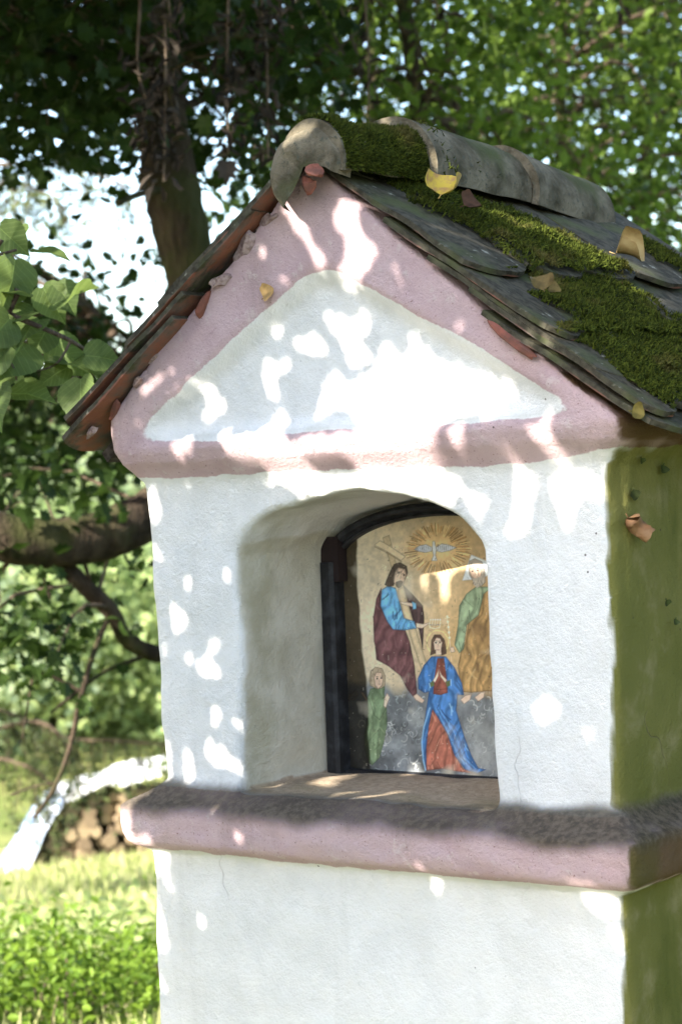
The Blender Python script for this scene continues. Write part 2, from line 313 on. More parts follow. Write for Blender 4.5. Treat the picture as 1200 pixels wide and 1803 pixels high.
cr = m.add('ShaderNodeTexVoronoi', feature='DISTANCE_TO_EDGE'); cr.inputs['Scale'].default_value = 4.5
dm = m.add('ShaderNodeVectorMath', operation='ADD'); nv = m.add('ShaderNodeTexNoise'); nv.inputs['Scale'].default_value = 9; m.ln(m.co(), nv.inputs['Vector']); sc_ = m.add('ShaderNodeVectorMath', operation='SCALE'); sc_.inputs['Scale'].default_value = .16
m.ln(nv.outputs['Color'], sc_.inputs[0]); m.ln(m.co(), dm.inputs[0]); m.ln(sc_.outputs[0], dm.inputs[1]); m.ln(dm.outputs[0], cr.inputs['Vector'])
ck = m.math('MULTIPLY', m.rng(cr.outputs['Distance'], .0, .006, 1, 0), m.rng(m.noise(2.2, 2), .60, .68))
c = m.mix(m.math('MULTIPLY', ck, .3), c, (.2, .15, .13))
m.color(c)
h = m.math('ADD', m.math('MULTIPLY', m.noise(150, 5, .75), .8), m.math('MULTIPLY', m.noise(30, 4), .9)); h = m.math('SUBTRACT', h, m.math('MULTIPLY', ck, .4))
m.bump(h, 1., .006)
PLASTER = m.m
SH = thing('wayside_shrine', 'white and pink plastered wayside shrine with arched niche and mossy tiled gable roof', 'shrine')
fc = SV[SQ].mean(1); f_in = (niche_sd(fc[:, 0], fc[:, 1], fc[:, 2]) < .012) & (fc[:, 1] > .004); fz = fc[:, 2]
for nm_, sel, lb in (('pedestal', (fz < .992) & ~f_in, None), ('ledge', (fz >= .992) & (fz < 1.1) & ~f_in, 'pink moulded ledge with dark mossy top'), ('niche_lining', f_in, 'aged beige plaster lining of the niche'),
                 ('body', (fz >= 1.1) & (fz < 1.602) & ~f_in, None), ('gable', fz >= 1.602, 'pink gable with a white recessed triangle')):
    q = SQ[sel & ((nm_ == 'niche_lining') | ~f_in)]; u, inv = np.unique(q, return_inverse=True); me = smooth(mesh_np(nm_, SV[u], inv.reshape(-1, 4)))
    for k, a in (('pink', pink), ('moss', moss), ('algae', algae), ('niche', nichef), ('sill', sill), ('streak', streak)): fattr(me, k, a[u])
    me.normals_split_custom_set_from_vertices([tuple(v) for v in SN[u]])
    o = obj(nm_, me, PLASTER, SH)
    if lb: o['label'] = lb

# ------------------------------------------------------------------ roof
m = M('weathered_roof_tile', .9, .2); oi = m.add('ShaderNodeObjectInfo').outputs['Random']; n1 = m.noise(9, 5); n2 = m.noise(60, 4); geo = m.add('ShaderNodeNewGeometry')
red = m.mix(n2, (.23, .095, .06), (.17, .065, .042)); grey = m.mix(m.rng(n2, .35, .65), (.030, .026, .017), (.075, .066, .046)); grey = m.mix(m.rng(n1, .5, .75), grey, (.07, .08, .03)); grey = m.mix(m.rng(m.noise(28, 3), .62, .70), grey, (.26, .25, .20))
sx = m.add('ShaderNodeSeparateXYZ'); m.ln(m.co(), sx.inputs[0]); wear = m.rng(m.math('ADD', sx.outputs[2], m.math('MULTIPLY', m.math('SUBTRACT', n1, .5), .02)), .0005, .004)
m.color(m.mix(wear, m.mix(m.rng(n1, .42, .58), red, (.10, .085, .072)), grey)); m.bump(n2, .6, .004); TILE = m.m
m = M('red_clay', .9, .2); n2 = m.noise(45, 4); m.color(m.mix(m.rng(n2, .35, .7), (.24, .085, .06), (.13, .06, .045))); m.bump(n2, .7, .004); CLAY = m.m
m = M('ridge_cement', .95, .1); n1 = m.noise(12, 5); n2 = m.noise(110, 4); c = m.mix(m.rng(n1, .35, .65), (.20, .17, .12), (.055, .046, .028)); c = m.mix(m.rng(n2, .55, .7), c, (.08, .08, .06)); m.color(m.mix(m.rng(m.noise(5, 3), .55, .7), c, (.07, .08, .03))); m.bump(n2, .8, .006); CEMENT = m.m
m = M('lime_mortar', .95, .1); n2 = m.noise(70, 5); m.color(m.mix(m.rng(n2, .4, .62), (.42, .32, .30), (.24, .165, .155))); m.bump(n2, 1, .01); MORTAR = m.m
RF = obj('roof', None, None, SH); RF['label'] = 'beaver-tail tile roof overgrown with moss on one slope'
def tile_mesh(seed, L=.36, W=.163, T=.0115):
    r = np.random.default_rng(seed); nu, nv = 15, 9; V = []
    for k in range(2):
        for i in range(nu):
            for j in range(nv):
                v = (j / (nv - 1) - .5) * 2; u = i / (nu - 1); tail = L - .028 * abs(v) ** 2.4; e = .0016 if (i in (0, nu - 1) or j in (0, nv - 1)) else 0
                V.append((u * tail, v * W / 2, (T - e if k else e)))
    V = np.array(V); V[:, 2] += .0022 * vnoise(V, .07, seed); V[:, 0] += .002 * vnoise(V, .03, seed + 5) * (V[:, 0] > L * .8); V[:, 1] += .0015 * vnoise(V, .04, seed + 6)
    g = lambda k, i, j: k * nu * nv + i * nv + j; F = []
    for i in range(nu - 1):
        for j in range(nv - 1): F += [(g(1, i, j), g(1, i + 1, j), g(1, i + 1, j + 1), g(1, i, j + 1)), (g(0, i, j), g(0, i, j + 1), g(0, i + 1, j + 1), g(0, i + 1, j))]
    for i in range(nu - 1): F += [(g(0, i, 0), g(0, i + 1, 0), g(1, i + 1, 0), g(1, i, 0)), (g(0, i + 1, nv - 1), g(0, i, nv - 1), g(1, i, nv - 1), g(1, i + 1, nv - 1))]
    for j in range(nv - 1): F += [(g(0, 0, j + 1), g(0, 0, j), g(1, 0, j), g(1, 0, j + 1)), (g(0, nu - 1, j), g(0, nu - 1, j + 1), g(1, nu - 1, j + 1), g(1, nu - 1, j))]
    return crease(mesh_np('tile', V, np.array(F)))
TM = [tile_mesh(50 + k) for k in range(4)]
for t in TM: t.materials.append(TILE)
def slope_pt(side, u, h, yy):
    k = .805 if side > 0 else .79; th = math.atan(k); return np.array([-.035 + side * (u * math.cos(th) + h * math.sin(th)), yy, 2.076 - u * math.sin(th) + h * math.cos(th)])
TILES = []
for side, heads, y0 in ((1, (.0, .175, .275, .362), -.052), (-1, (.02, .12, .31), -.075)):
    k = .805 if side > 0 else .79; th = math.atan(k)
    for ci, hd in enumerate(list(heads) + [heads[-1] + (.035 if side > 0 else .03)]):
        under = hd == heads[-1] + (.035 if side > 0 else .03); lift = (.034 if side > 0 else .024) if not under else (.036 if side > 0 else .018); L = .36 if not under else .345; yy = y0; col = 0
        while yy < .74:
            half = (ci % 2 == 1) and not under and col == 0; w = .082 if half else .165
            o = obj('tile', TM[random.randrange(4)], None, RF); a = math.asin(lift / .36)
            p = slope_pt(side, hd + random.uniform(-.006, .006), (.002 if not under else -.012) + random.uniform(-.001, .001), yy + w / 2)
            o.location = p; o.scale = (1 if not under else .96, w / .165, 1); o.rotation_euler = (random.uniform(-.008, .008), th - a + random.uniform(-.008, .008), (0 if side > 0 else math.pi) + random.uniform(-.012, .012))
            TILES.append((side, ci, o))
            yy += w + .001; col += 1
# ridge tiles
def ridge_mesh(L, r0, r1, seed, T=.016):
    nl, na = 14, 25; V = []
    for rr in (0, 1):
        for i in range(nl):
            for j in range(na):
                a = math.radians(-14 + 208 * j / (na - 1)); r = r0 + (r1 - r0) * i / (nl - 1) + (T if rr else 0); V.append((r * math.cos(a), L * i / (nl - 1), r * math.sin(a)))
    V = np.array(V); V += .003 * np.stack([vnoise(V, .06, seed + k) for k in range(3)], 1); g = lambda k, i, j: k * nl * na + i * na + j; F = []
    for i in range(nl - 1):
        for j in range(na - 1): F += [(g(1, i, j), g(1, i, j + 1), g(1, i + 1, j + 1), g(1, i + 1, j)), (g(0, i, j), g(0, i + 1, j), g(0, i + 1, j + 1), g(0, i, j + 1))]
        F += [(g(0, i, 0), g(1, i, 0), g(1, i + 1, 0), g(0, i + 1, 0)), (g(0, i, na - 1), g(0, i + 1, na - 1), g(1, i + 1, na - 1), g(1, i, na - 1))]
    for j in range(na - 1): F += [(g(0, 0, j), g(0, 0, j + 1), g(1, 0, j + 1), g(1, 0, j)), (g(0, nl - 1, j), g(1, nl - 1, j), g(1, nl - 1, j + 1), g(0, nl - 1, j + 1))]
    return crease(mesh_np('ridge_tile', V, np.array(F)), .9)
RIDGE = [(-.08, .30, .050, .048, -.004, 2.066, .0), (.125, .34, .076, .060, -.006, 2.068, -.03), (.42, .27, .072, .062, -.004, 2.054, -.10)]
for k, (yy, L, r0, r1, xx, zz, tilt) in enumerate(RIDGE):
    o = obj('ridge_tile', ridge_mesh(L, r0, r1, 70 + 9 * k), CEMENT, RF); o.location = (xx, yy, zz); o.rotation_euler = (tilt, 0, random.uniform(-.02, .02))
# mortar plug closing the front of the ridge
nr, na = 9, 28; V = []; F = []
for i in range(nr + 1):
    for j in range(na):
        a = math.radians(-22 + 252 * j / (na - 1)); rr = (.060 + .030 * max(0, math.cos(a - 3.9))) * i / nr; V.append((rr * math.cos(a), -.018 * math.sqrt(max(0, 1 - (i / nr) ** 2)) - (0 if i < nr else -.02), rr * math.sin(a)))
V = np.array(V); V[:, 1] += .010 * vnoise(V, .03, 88); V[:, 2] += .008 * vnoise(V, .035, 89); V[:, 0] += .007 * vnoise(V, .03, 90)
F = np.array([(i * na + j, i * na + j + 1, (i + 1) * na + j + 1, (i + 1) * na + j) for i in range(nr) for j in range(na - 1)])
o = obj('ridge_plug', smooth(mesh_np('ridge_plug', V, F)), CEMENT, RF); o.location = (-.004, -.078, 2.066)
def lump(name, p, size, mat, parent, seed, rot=(0, 0, 0), amp=.35):
    import bmesh
    bm = bmesh.new(); bmesh.ops.create_icosphere(bm, subdivisions=2, radius=1); me = bpy.data.meshes.new(name); bm.to_mesh(me); bm.free()
    V = np.array([v.co[:] for v in me.vertices]); V = np.sign(V) * np.abs(V) ** .7; V *= (1 + amp * fbm(V, .8, seed, 3))[:, None]; V *= np.array(size); me.vertices.foreach_set('co', V.ravel().astype(np.float32)); me.update()
    o = obj(name, crease(me, .5), mat, parent); o.location = p; o.rotation_euler = rot; return o
o = lump('tile_fragment', hit(556, 300, (0, 1, 0), -.09), (.015, .010, .008), CLAY, RF, 301, (.2, .5, .3), .5)
lump('tile_fragment', hit(543, 326, (0, 1, 0), -.08), (.010, .008, .012), CLAY, RF, 302, (.5, .2, .6), .6)
# ragged mortar bedding under the verge tiles
mq = random.Random(5)
for k in range(9):
    u = .12 + .50 * k / 8 + mq.uniform(-.012, .012); s = mq.uniform(.008, .024); q = slope_pt(-1, u, -.008 + mq.uniform(-.006, .004), -.040 + mq.uniform(-.004, .004)); lump('mortar', q, (s * 1.3, s * .4 + .003, s * .35 + .002), [MORTAR, MORTAR, MORTAR, CLAY][k % 4], RF, 310 + k, (mq.uniform(-.4, .4), -.67 + mq.uniform(-.3, .3), mq.uniform(-.4, .4)), .5)
lump('tile_fragment', hit(900, 597, (0, 1, 0), -.046), (.05, .010, .007), CLAY, RF, 340, (0, .68, 0), .2)
for k, u in enumerate([]):
    q = slope_pt(1, u, -.004, -.036); lump('mortar', q, (.065, .012, .010), MORTAR, RF, 330 + k, (0, math.atan(.8), 0), .4)
for side in (1, -1):   # eave board closing the gap above the side wall
    q = slope_pt(side, .60, -.024, .37); bw = np.array([(sx_ * .07, sy_ * .36, sz_ * .010) for sx_ in (-1, 1) for sy_ in (-1, 1) for sz_ in (-1, 1)]); 
    me = mesh_np('eave_board', bw, np.array([(0, 1, 3, 2), (4, 6, 7, 5), (0, 4, 5, 1), (2, 3, 7, 6), (0, 2, 6, 4), (1, 5, 7, 3)])); m = M('old_board', .9, .1); nn = m.noise(6, 5, .6, (6, .5, 6)); m.color(m.mix(m.rng(nn, .35, .65), (.035, .028, .024), (.12, .10, .09))); m.bump(nn, .6, .01)
    o = obj('eave_board', me, m.m, RF); o.location = q; o.rotation_euler = (0, side * math.atan(.76), 0)
# moss on the sunless slope
bpy.context.view_layer.update()
MP, MN = [], []; mr = np.random.default_rng(5)
def moss_mask(w): return fbm(w, .16, 61, 3) + .5 * vnoise(w, .5, 66)
for side, ci, o in TILES:
    if side < 0 or ci > 3: continue
    n = 9500; uv = mr.random((n, 2)); loc = np.column_stack([.02 + uv[:, 0] * .335, (uv[:, 1] - .5) * .16, np.full(n, .0132)])
    Mx = np.array(o.matrix_world); w = loc @ Mx[:3, :3].T + Mx[:3, 3]
    exp_lim = [.0, .16, .26, .345][ci] if ci else .07
    u_s = (w[:, 0] + .035) / math.cos(math.atan(.805)); nxt = {0: .0, 1: .345, 2: .515, 3: .615}[ci]
    strip = -.05 + 1.05 * w[:, 0] + .04   # band of growth that widens down the slope
    dens = .20 + 1.9 * moss_mask(w) + .5 * vnoise(w, .035, 69) + .55 * np.exp(-((w[:, 1] - strip - .03) / (.10 + .25 * w[:, 0])) ** 2) - .25 - .7 * np.clip((w[:, 1] - .36) / .2, 0, 1) * np.clip((.42 - w[:, 0]) / .1, 0, 1) - .8 * np.clip((.012 - w[:, 1]) / .05, 0, 1)
    k = (u_s > nxt) & (dens > -.02 + .25 * mr.random(n)); MP.append(w[k] + np.array([0, 0, 1.]) * (.012 * np.clip(dens[k, None], 0, .8) + .010 * np.clip(vnoise(w[k], .028, 67)[:, None], -.3, 1))); MN.append(np.tile(Mx[:3, 2], (k.sum(), 1)))
for kk, (yy, L, r0, r1, xx, zz, tilt) in enumerate(RIDGE):   # the ridge too
    n = [26000, 1600, 2000][kk]; a = np.radians(mr.uniform(-12, 112, n)); t = mr.random(n); rr = r0 + (r1 - r0) * t + .017; w = np.column_stack([xx + rr * np.cos(a), yy + t * L, zz + rr * np.sin(a) + tilt * t * L])
    d = moss_mask(w) + ([.75, -.15, -.1][kk]) - .9 * np.clip((.03 - t) / .03, 0, 1); k = (d > .1 + .2 * mr.random(n)) & ((kk == 0) | (t < .12) | (a < .25)); k &= ~((kk == 0) & (t > .78)); nv_ = np.column_stack([np.cos(a), np.zeros(n), np.sin(a)]); MP.append(w[k] + nv_[k] * (.007 * np.clip(d[k, None], 0, 1) + .009 * np.clip(vnoise(w[k], .03, 68)[:, None], -.3, 1))); MN.append(nv_[k])
MP = np.vstack(MP); MN = unit(np.vstack(MN)); n = len(MP)
m = M('moss', .9, .1); c = m.mix(m.attr('rnd'), (.012, .018, .003), (.075, .092, .012)); m.color(m.mix(m.rng(m.noise(9, 3), .5, .75), c, (.10, .085, .025)))
NN = unit(MN + mr.normal(size=(n, 3)) * .75); TT = NN; N2 = unit(np.cross(NN, mr.normal(size=(n, 3))))
me = leaves('moss', MP - NN * .004, mr.uniform(.006, .0135, n), (np.array([(-.16, 0, 0), (.16, 0, 0), (.05, .6, .08), (.0, 1., .2)]), np.array([(0, 1, 2), (0, 2, 3)])), N=N2, T=TT, seed=8)
o = obj('moss', me, m.m, RF); o['kind'] = 'stuff'
# ------------------------------------------------------------------ framed painting in the niche
NXP, NZP = 400, 372; px_ = np.linspace(-.25, .232, NXP); pz_ = np.linspace(1.092, 1.54, NZP); PX, PZ = np.meshgrid(px_, pz_, indexing='ij')
HG = [742.921, -47.9565, 862.22, -185.783, -1076.03, 2540.79, -0.174824, -0.00348664, 1.0]   # panel metres -> drawing grid units
wq = HG[6] * PX + HG[7] * PZ + 1; U = (HG[0] * PX + HG[1] * PZ + HG[2]) / wq; Vv = (HG[3] * PX + HG[4] * PZ + HG[5]) / wq
pts3 = np.column_stack([PX.ravel(), np.zeros(PX.size), PZ.ravel()])
nz = lambda sc, sd, o=3: fbm(pts3, sc, sd, o).reshape(PX.shape)
IMG = np.zeros(PX.shape + (3,))
def blend(col, a): 
    global IMG
    col = lin(col) if np.ndim(col) == 1 else col; a = np.clip(a, 0, 1)[..., None]; IMG = IMG * (1 - a) + col * a
def psd(poly):
    p = np.array(poly, float); q = np.roll(p, -1, 0); ins = np.zeros(U.shape, bool); d = np.full(U.shape, 1e9)
    for (ax, ay), (bx, by) in zip(p, q):
        ex, ey = bx - ax, by - ay; t = np.clip(((U - ax) * ex + (Vv - ay) * ey) / (ex * ex + ey * ey + 1e-9), 0, 1); d = np.minimum(d, np.hypot(U - ax - t * ex, Vv - ay - t * ey))
        c = ((ay > Vv) != (by > Vv)) & (U < (bx - ax) * (Vv - ay) / (by - ay + 1e-12) + ax); ins ^= c
    return np.where(ins, -d, d)
def poly(p, col, soft=.9, al=1., line=None, lw=1., tex=0., seed=3):
    s = psd(p); a = np.clip(.5 - s / soft, 0, 1) * al
    if tex: n = nz(.02, seed); base = lin(col) * (1 + tex * n[..., None]); blend(base, a)
    else: blend(col, a)
    if tex > .14: ph = (U + .22 * Vv) * .36 + 5.5 * nz(.06, 70 + int(p[0][0]) % 9); blend(np.clip(IMG * (1 + .26 * np.sin(ph) + .14 * np.sin(2.1 * ph + 1) + .10 * nz(.01, 81))[..., None], 0, .85), a * .9)
    if tex: blend(IMG * .62, np.clip(1 + s / 3.5, 0, 1) * a * .8); blend(np.clip(IMG * 1.45, 0, .8), np.clip(-s / 9, 0, 1) * a * .45)
    if line: blend(line, np.clip(1 - np.abs(s) / lw, 0, 1) * .8)
def stroke(pts, w, col, al=.9):
    p = np.array(pts, float); d = np.full(U.shape, 1e9)
    for (ax, ay), (bx, by) in zip(p[:-1], p[1:]):
        ex, ey = bx - ax, by - ay; t = np.clip(((U - ax) * ex + (Vv - ay) * ey) / (ex * ex + ey * ey + 1e-9), 0, 1); d = np.minimum(d, np.hypot(U - ax - t * ex, Vv - ay - t * ey))
    blend(col, np.clip(1.1 - d / w, 0, 1) * al)
def ell(cx, cy, rx, ry, col, al=1., soft=.12): blend(col, np.clip((1 - np.hypot((U - cx) / rx, (Vv - cy) / ry)) / soft + .5, 0, 1) * al)
def folds(p, cols, n, seed, w=1.1, al=.6, direction=None):
    """brush strokes along a garment"""
    r = np.random.default_rng(seed); s = psd(p); keep = IMG.copy(); P = np.array(p, float); lo, hi = P.min(0), P.max(0)
    for _ in range(n):
        w_ = w * 1.45; a = lo + r.random(2) * (hi - lo); dx, dy = direction if direction else (r.normal() * .4, 1); l = r.uniform(8, 26) * .8; c = cols[r.integers(len(cols))]; k = r.normal() * .25
        stroke([a, a + np.array([dx, dy]) * l * .5 + np.array([k * 4, 0]), a + np.array([dx + k, dy]) * l], w_ * r.uniform(.6, 1.3), c, min(1, al * 1.35))
    msk = np.clip(.5 - (s + .6), 0, 1)[..., None]; globals()['IMG'] = keep * (1 - msk) + IMG * msk
A = lambda X, Y: (620 + X / 4.8, 900 + Y / 4.8)
B = lambda X, Y: (620 + X / 4.8, 1130 + Y / 4.8)
g = np.clip((U - 640) / 200, 0, 1)[..., None]; IMG = lin((186, 168, 136)) * (1 - g) + lin((182, 152, 104)) * g
IMG = IMG * (1 + .16 * nz(.08, 1)[..., None] + .07 * nz(.012, 2)[..., None])
blend((196, 150, 66), np.clip(1 - np.hypot((U - 800) / 75, (Vv - 1120) / 120), 0, 1) * .55)
blend((150, 108, 52), np.clip((U - 800) / 60, 0, 1) * np.clip((Vv - 930) / 90, 0, 1) * .5)
# cloud bank below
cl = np.clip((Vv - 1185 + 20 * nz(.06, 5) - .12 * (U - 640) + 55 * np.clip((U - 790) / 30, 0, 1) * 0) / 22, 0, 1); cl = np.maximum(cl, np.clip((Vv - 1228) / 14, 0, 1))
cb = lin((104, 106, 106)) * (1 + .55 * nz(.03, 6)[..., None]) * np.array([.97, 1, 1.06]); blend(cb, cl)
rr = np.random.default_rng(3)
for _ in range(420):
    cx = rr.uniform(635, 950); cy = rr.uniform(1195, 1372); r0 = rr.uniform(3, 9); a0 = rr.uniform(0, 6.28); a = np.linspace(a0, a0 + rr.uniform(1.8, 4.2), 7)
    if cy < 1215 + .08 * (cx - 640): continue
    c = [(168, 170, 170), (190, 190, 186), (60, 62, 64), (134, 142, 150), (150, 158, 160)][rr.integers(5)]; stroke([(cx + r0 * np.cos(t) * (1 - .06 * i), cy + r0 * .9 * np.sin(t)) for i, t in enumerate(a)], rr.uniform(.6, 1.5), c, rr.uniform(.35, .8))
for cx, cy, r0 in ((842, 1290, 22), (848, 1335, 18), (880, 1300, 20), (735, 1265, 14)): ell(cx, cy, r0, r0 * 1.1, (150, 152, 150), .55, .9)
# radiance and dove
rr = np.random.default_rng(4)
ell(769, 965, 52, 40, (204, 160, 84), .55, .7); ell(769, 966, 30, 20, (214, 176, 110), .7, .6)
for k in range(120):
    a = k / 120 * 6.283 + rr.normal() * .03; i0 = rr.uniform(.5, .75); i1 = rr.uniform(.88, 1.06); c = [(128, 82, 24), (176, 118, 34), (110, 70, 26), (226, 188, 120)][rr.integers(4)]
    stroke([(769 + 56 * i0 * np.cos(a), 966 + 45 * i0 * np.sin(a)), (769 + 56 * i1 * np.cos(a), 966 + 45 * i1 * np.sin(a))], 1.05, c, .85)
poly([A(520, 315), A(560, 285), A(620, 275), A(665, 300), A(665, 335), A(610, 345), A(560, 335)], (178, 180, 188), line=(84, 84, 92)); poly([A(705, 300), A(750, 272), A(800, 280), A(875, 305), A(820, 330), A(750, 345), A(710, 335)], (178, 180, 188), line=(84, 84, 92))
for k in range(8): stroke([A(540 + 16 * k, 295), A(530 + 17 * k, 332)], .6, (92, 94, 104), .8); stroke([A(718 + 17 * k, 290), A(726 + 16 * k, 330)], .6, (92, 94, 104), .8)
poly([A(675, 250), A(690, 250), A(705, 320), A(698, 370), A(712, 418), A(665, 418), A(682, 370), A(670, 320)], (196, 196, 196), line=(90, 88, 88))
# cross
poly([A(250, 175), A(305, 160), A(365, 440), A(330, 490)], (176, 152, 112), line=(110, 86, 58)); poly([A(180, 235), A(228, 200), A(442, 378), A(408, 412)], (198, 176, 138), line=(104, 82, 56))
stroke([A(182, 252), A(412, 425)], 1.5, (112, 90, 62), .8)
# figure in blue tunic with the cross
CL = [A(240, 650), A(200, 740), A(175, 900), A(180, 1100), B(190, 40), B(200, 150), B(300, 205), B(400, 285), B(460, 400), B(508, 462), B(542, 432), B(520, 200), B(480, 0), A(440, 1000), A(340, 1000), A(290, 930), A(235, 800)]
poly(CL, (98, 60, 62), tex=.25, line=(66, 40, 44)); folds(CL, [(122, 78, 80), (78, 46, 52), (136, 96, 92)], 26, 5)
CRt = [A(425, 625), A(500, 700), A(590, 800), A(602, 900), A(590, 1170), A(560, 1000), A(510, 930), A(470, 830), A(440, 700)]; poly(CRt, (70, 50, 50), tex=.2, line=(48, 34, 36)); folds(CRt, [(92, 68, 66), (54, 38, 42)], 10, 6)
poly([A(378, 665), A(428, 640), A(500, 900), B(625, 190), B(590, 265), B(520, 60), A(470, 1000), A(420, 850)], (186, 162, 120), line=(128, 104, 72), tex=.12)
TU = [A(245, 665), A(300, 630), A(362, 652), A(392, 760), A(432, 905), A(520, 932), A(537, 990), A(440, 1006), A(340, 1000), A(290, 930), A(235, 800)]
poly(TU, (76, 148, 196), tex=.15, line=(40, 74, 104)); folds(TU, [(112, 178, 216), (52, 108, 156), (36, 72, 110)], 30, 7, .9)
poly([A(270, 620), A(320, 500), A(350, 445), A(400, 430), A(455, 465), A(465, 520), A(440, 580), A(360, 560), A(345, 630), A(300, 640)], (76, 62, 50), line=(44, 36, 30)); poly([A(355, 520), A(385, 478), A(440, 490), A(452, 540), A(425, 625), A(375, 640), A(345, 600)], (188, 156, 128), line=(96, 74, 58), tex=.08)
poly([A(362, 600), A(400, 585), A(425, 595), A(412, 640), A(385, 655), A(365, 635)], (70, 56, 46)); folds([A(270, 620), A(320, 500), A(350, 445), A(455, 465), A(345, 630), A(300, 640)], [(104, 88, 72), (48, 38, 32)], 14, 8, .7)
for q in ((388, 520), (432, 540)): stroke([A(q[0] - 14, q[1] - 10), A(q[0] + 12, q[1] - 6)], .6, (60, 46, 38)); ell(*A(*q), 1.8, 1.3, (44, 36, 32))
stroke([A(412, 520), A(402, 572)], .7, (120, 92, 74)); stroke([A(388, 592), A(412, 596)], .7, (120, 70, 62))
poly([A(535, 945), A(590, 955), A(655, 940), A(620, 970), A(585, 990), A(538, 985)], (206, 178, 152), line=(120, 92, 76)); poly([A(400, 765), A(450, 770), A(510, 780), A(512, 810), A(450, 795), A(410, 785)], (206, 178, 152), line=(120, 92, 76)); poly([A(500, 765), A(535, 780), A(535, 825), A(510, 830)], (92, 158, 190), line=(50, 90, 110))
poly([B(510, 460), B(540, 440), B(605, 495), B(585, 520), B(530, 490)], (196, 166, 140), line=(110, 84, 70))
for q in ((285, 470), (455, 560)):
    for k in range(4): stroke([A(*q), A(q[0] + (-38 if q[0] < 300 else 45) * math.cos(.5 * k - .4), q[1] + 40 * math.sin(.5 * k - .6))], .6, (226, 208, 170), .7)
# old bearded figure with triangle halo
poly([A(1000, 365), A(925, 586), A(1100, 570), A(1165, 520), A(1320, 520), A(1180, 440)], (190, 196, 202), line=(150, 150, 148))
BR = [A(1100, 680), A(1180, 640), A(1330, 700), A(1390, 900), A(1390, 1180), B(1390, 420), B(1130, 415), B(1000, 430), B(910, 420), B(890, 200), B(915, 80), A(950, 1120), A(980, 930), A(1060, 890)]
poly(BR, (148, 112, 54), tex=.35, line=(92, 66, 32)); folds(BR, [(180, 142, 74), (108, 78, 40), (196, 162, 96), (84, 60, 34)], 34, 9, 1.5, .4); ell(*A(1060, 1000), 16, 16, (88, 62, 34), .6, .9)
GR_ = [A(1040, 640), A(960, 700), A(900, 800), A(890, 960), A(860, 1130), A(900, 1200), A(935, 1165), A(962, 960), A(1010, 920), A(1060, 880), A(1105, 700), A(1180, 640)]
poly(GR_, (122, 142, 106), tex=.15, line=(66, 84, 60)); folds(GR_, [(150, 168, 132), (92, 116, 84), (70, 92, 66)], 22, 10, .9)
poly([A(975, 470), A(985, 420), A(1030, 398), A(1090, 425), A(1115, 500), A(1120, 600), A(1080, 640), A(1020, 600), A(985, 540)], (150, 138, 124), line=(86, 78, 70)); poly([A(985, 490), A(1040, 470), A(1085, 500), A(1080, 560), A(1035, 580), A(1000, 550)], (186, 154, 130), line=(110, 86, 72))
poly([A(1010, 570), A(1050, 565), A(1090, 545), A(1090, 620), A(1050, 650), A(1020, 620)], (160, 148, 134)); folds([A(975, 470), A(985, 420), A(1030, 398), A(1090, 425), A(1120, 600), A(1080, 640), A(1020, 600)], [(190, 180, 166), (96, 86, 78)], 18, 12, .6)
for q in ((1010, 510), (1052, 500)): ell(*A(*q), 1.8, 1.2, (60, 46, 40)); stroke([A(q[0] - 16, q[1] - 14), A(q[0] + 14, q[1] - 16)], .6, (84, 66, 54))
poly([B(910, 490), B(950, 455), B(1000, 445), B(990, 490), B(940, 525)], (200, 170, 144), line=(124, 94, 80)); poly([B(1030, 470), B(1080, 430), B(1112, 425), B(1105, 470), B(1060, 505)], (200, 170, 144), line=(124, 94, 80))
# sceptre and crown
stroke([A(795, 890), A(810, 1000), A(825, 1190)], .9, (214, 196, 160)); 
for k in range(5): ell(*A(797 + 5 * k, 890 + 45 * k), 2.0, 2.0, (222, 208, 178), .8, .5)
stroke([A(780, 905), A(815, 900)], .8, (222, 208, 178)); poly([B(820, 50), B(850, 45), B(862, 85), B(830, 90)], (204, 176, 150), line=(120, 92, 78))
stroke([A(645, 945), A(652, 985), A(690, 993), A(732, 985), A(742, 945)], 1., (226, 210, 176)); stroke([A(648, 960), A(690, 965), A(738, 960)], .8, (120, 110, 120))
for k in range(5): stroke([A(648 + 22 * k, 960), A(656 + 20 * k, 925)], .7, (226, 210, 176)); ell(*A(657 + 20 * k, 918), 1.3, 1.3, (232, 220, 190))
# standing woman in blue mantle
for k in range(48):
    a = k / 48 * 6.283; stroke([A(715 + 88 * math.cos(a), 1110 + 98 * math.sin(a)), A(715 + 94 * math.cos(a + .13), 1110 + 104 * math.sin(a + .13))], .8, (222, 196, 110), .9)
MA = [B(665, 125), B(600, 200), B(550, 310), B(555, 400), B(605, 432), B(645, 420), B(610, 650), B(575, 850), B(590, 1000), B(620, 1090), B(620, 900), B(640, 720), B(672, 568), B(720, 640), B(800, 780), B(860, 960), B(950, 1080), B(1050, 1112), B(1122, 1080), B(1060, 1070), B(1000, 960), B(940, 800), B(872, 580), B(885, 450), B(938, 450), B(920, 350), B(860, 220), B(785, 125)]
GO = [B(672, 565), B(625, 720), B(605, 900), B(620, 1088), B(750, 1072), B(860, 1092), B(1015, 1112), B(930, 1072), B(850, 940), B(800, 780), B(720, 630)]
poly(GO, (150, 80, 58), tex=.18, line=(96, 46, 36)); folds(GO, [(178, 106, 76), (120, 58, 44), (196, 128, 96)], 34, 14, 1.1, .55)
poly(MA, (44, 102, 160), tex=.15, line=(24, 52, 92)); folds(MA, [(84, 146, 196), (30, 72, 126), (22, 50, 96), (120, 174, 210)], 70, 15, 1., .6)
stroke([B(650, 560), B(600, 720), B(582, 850), B(595, 1000), B(615, 1085)], 1.8, (130, 180, 212), .8)
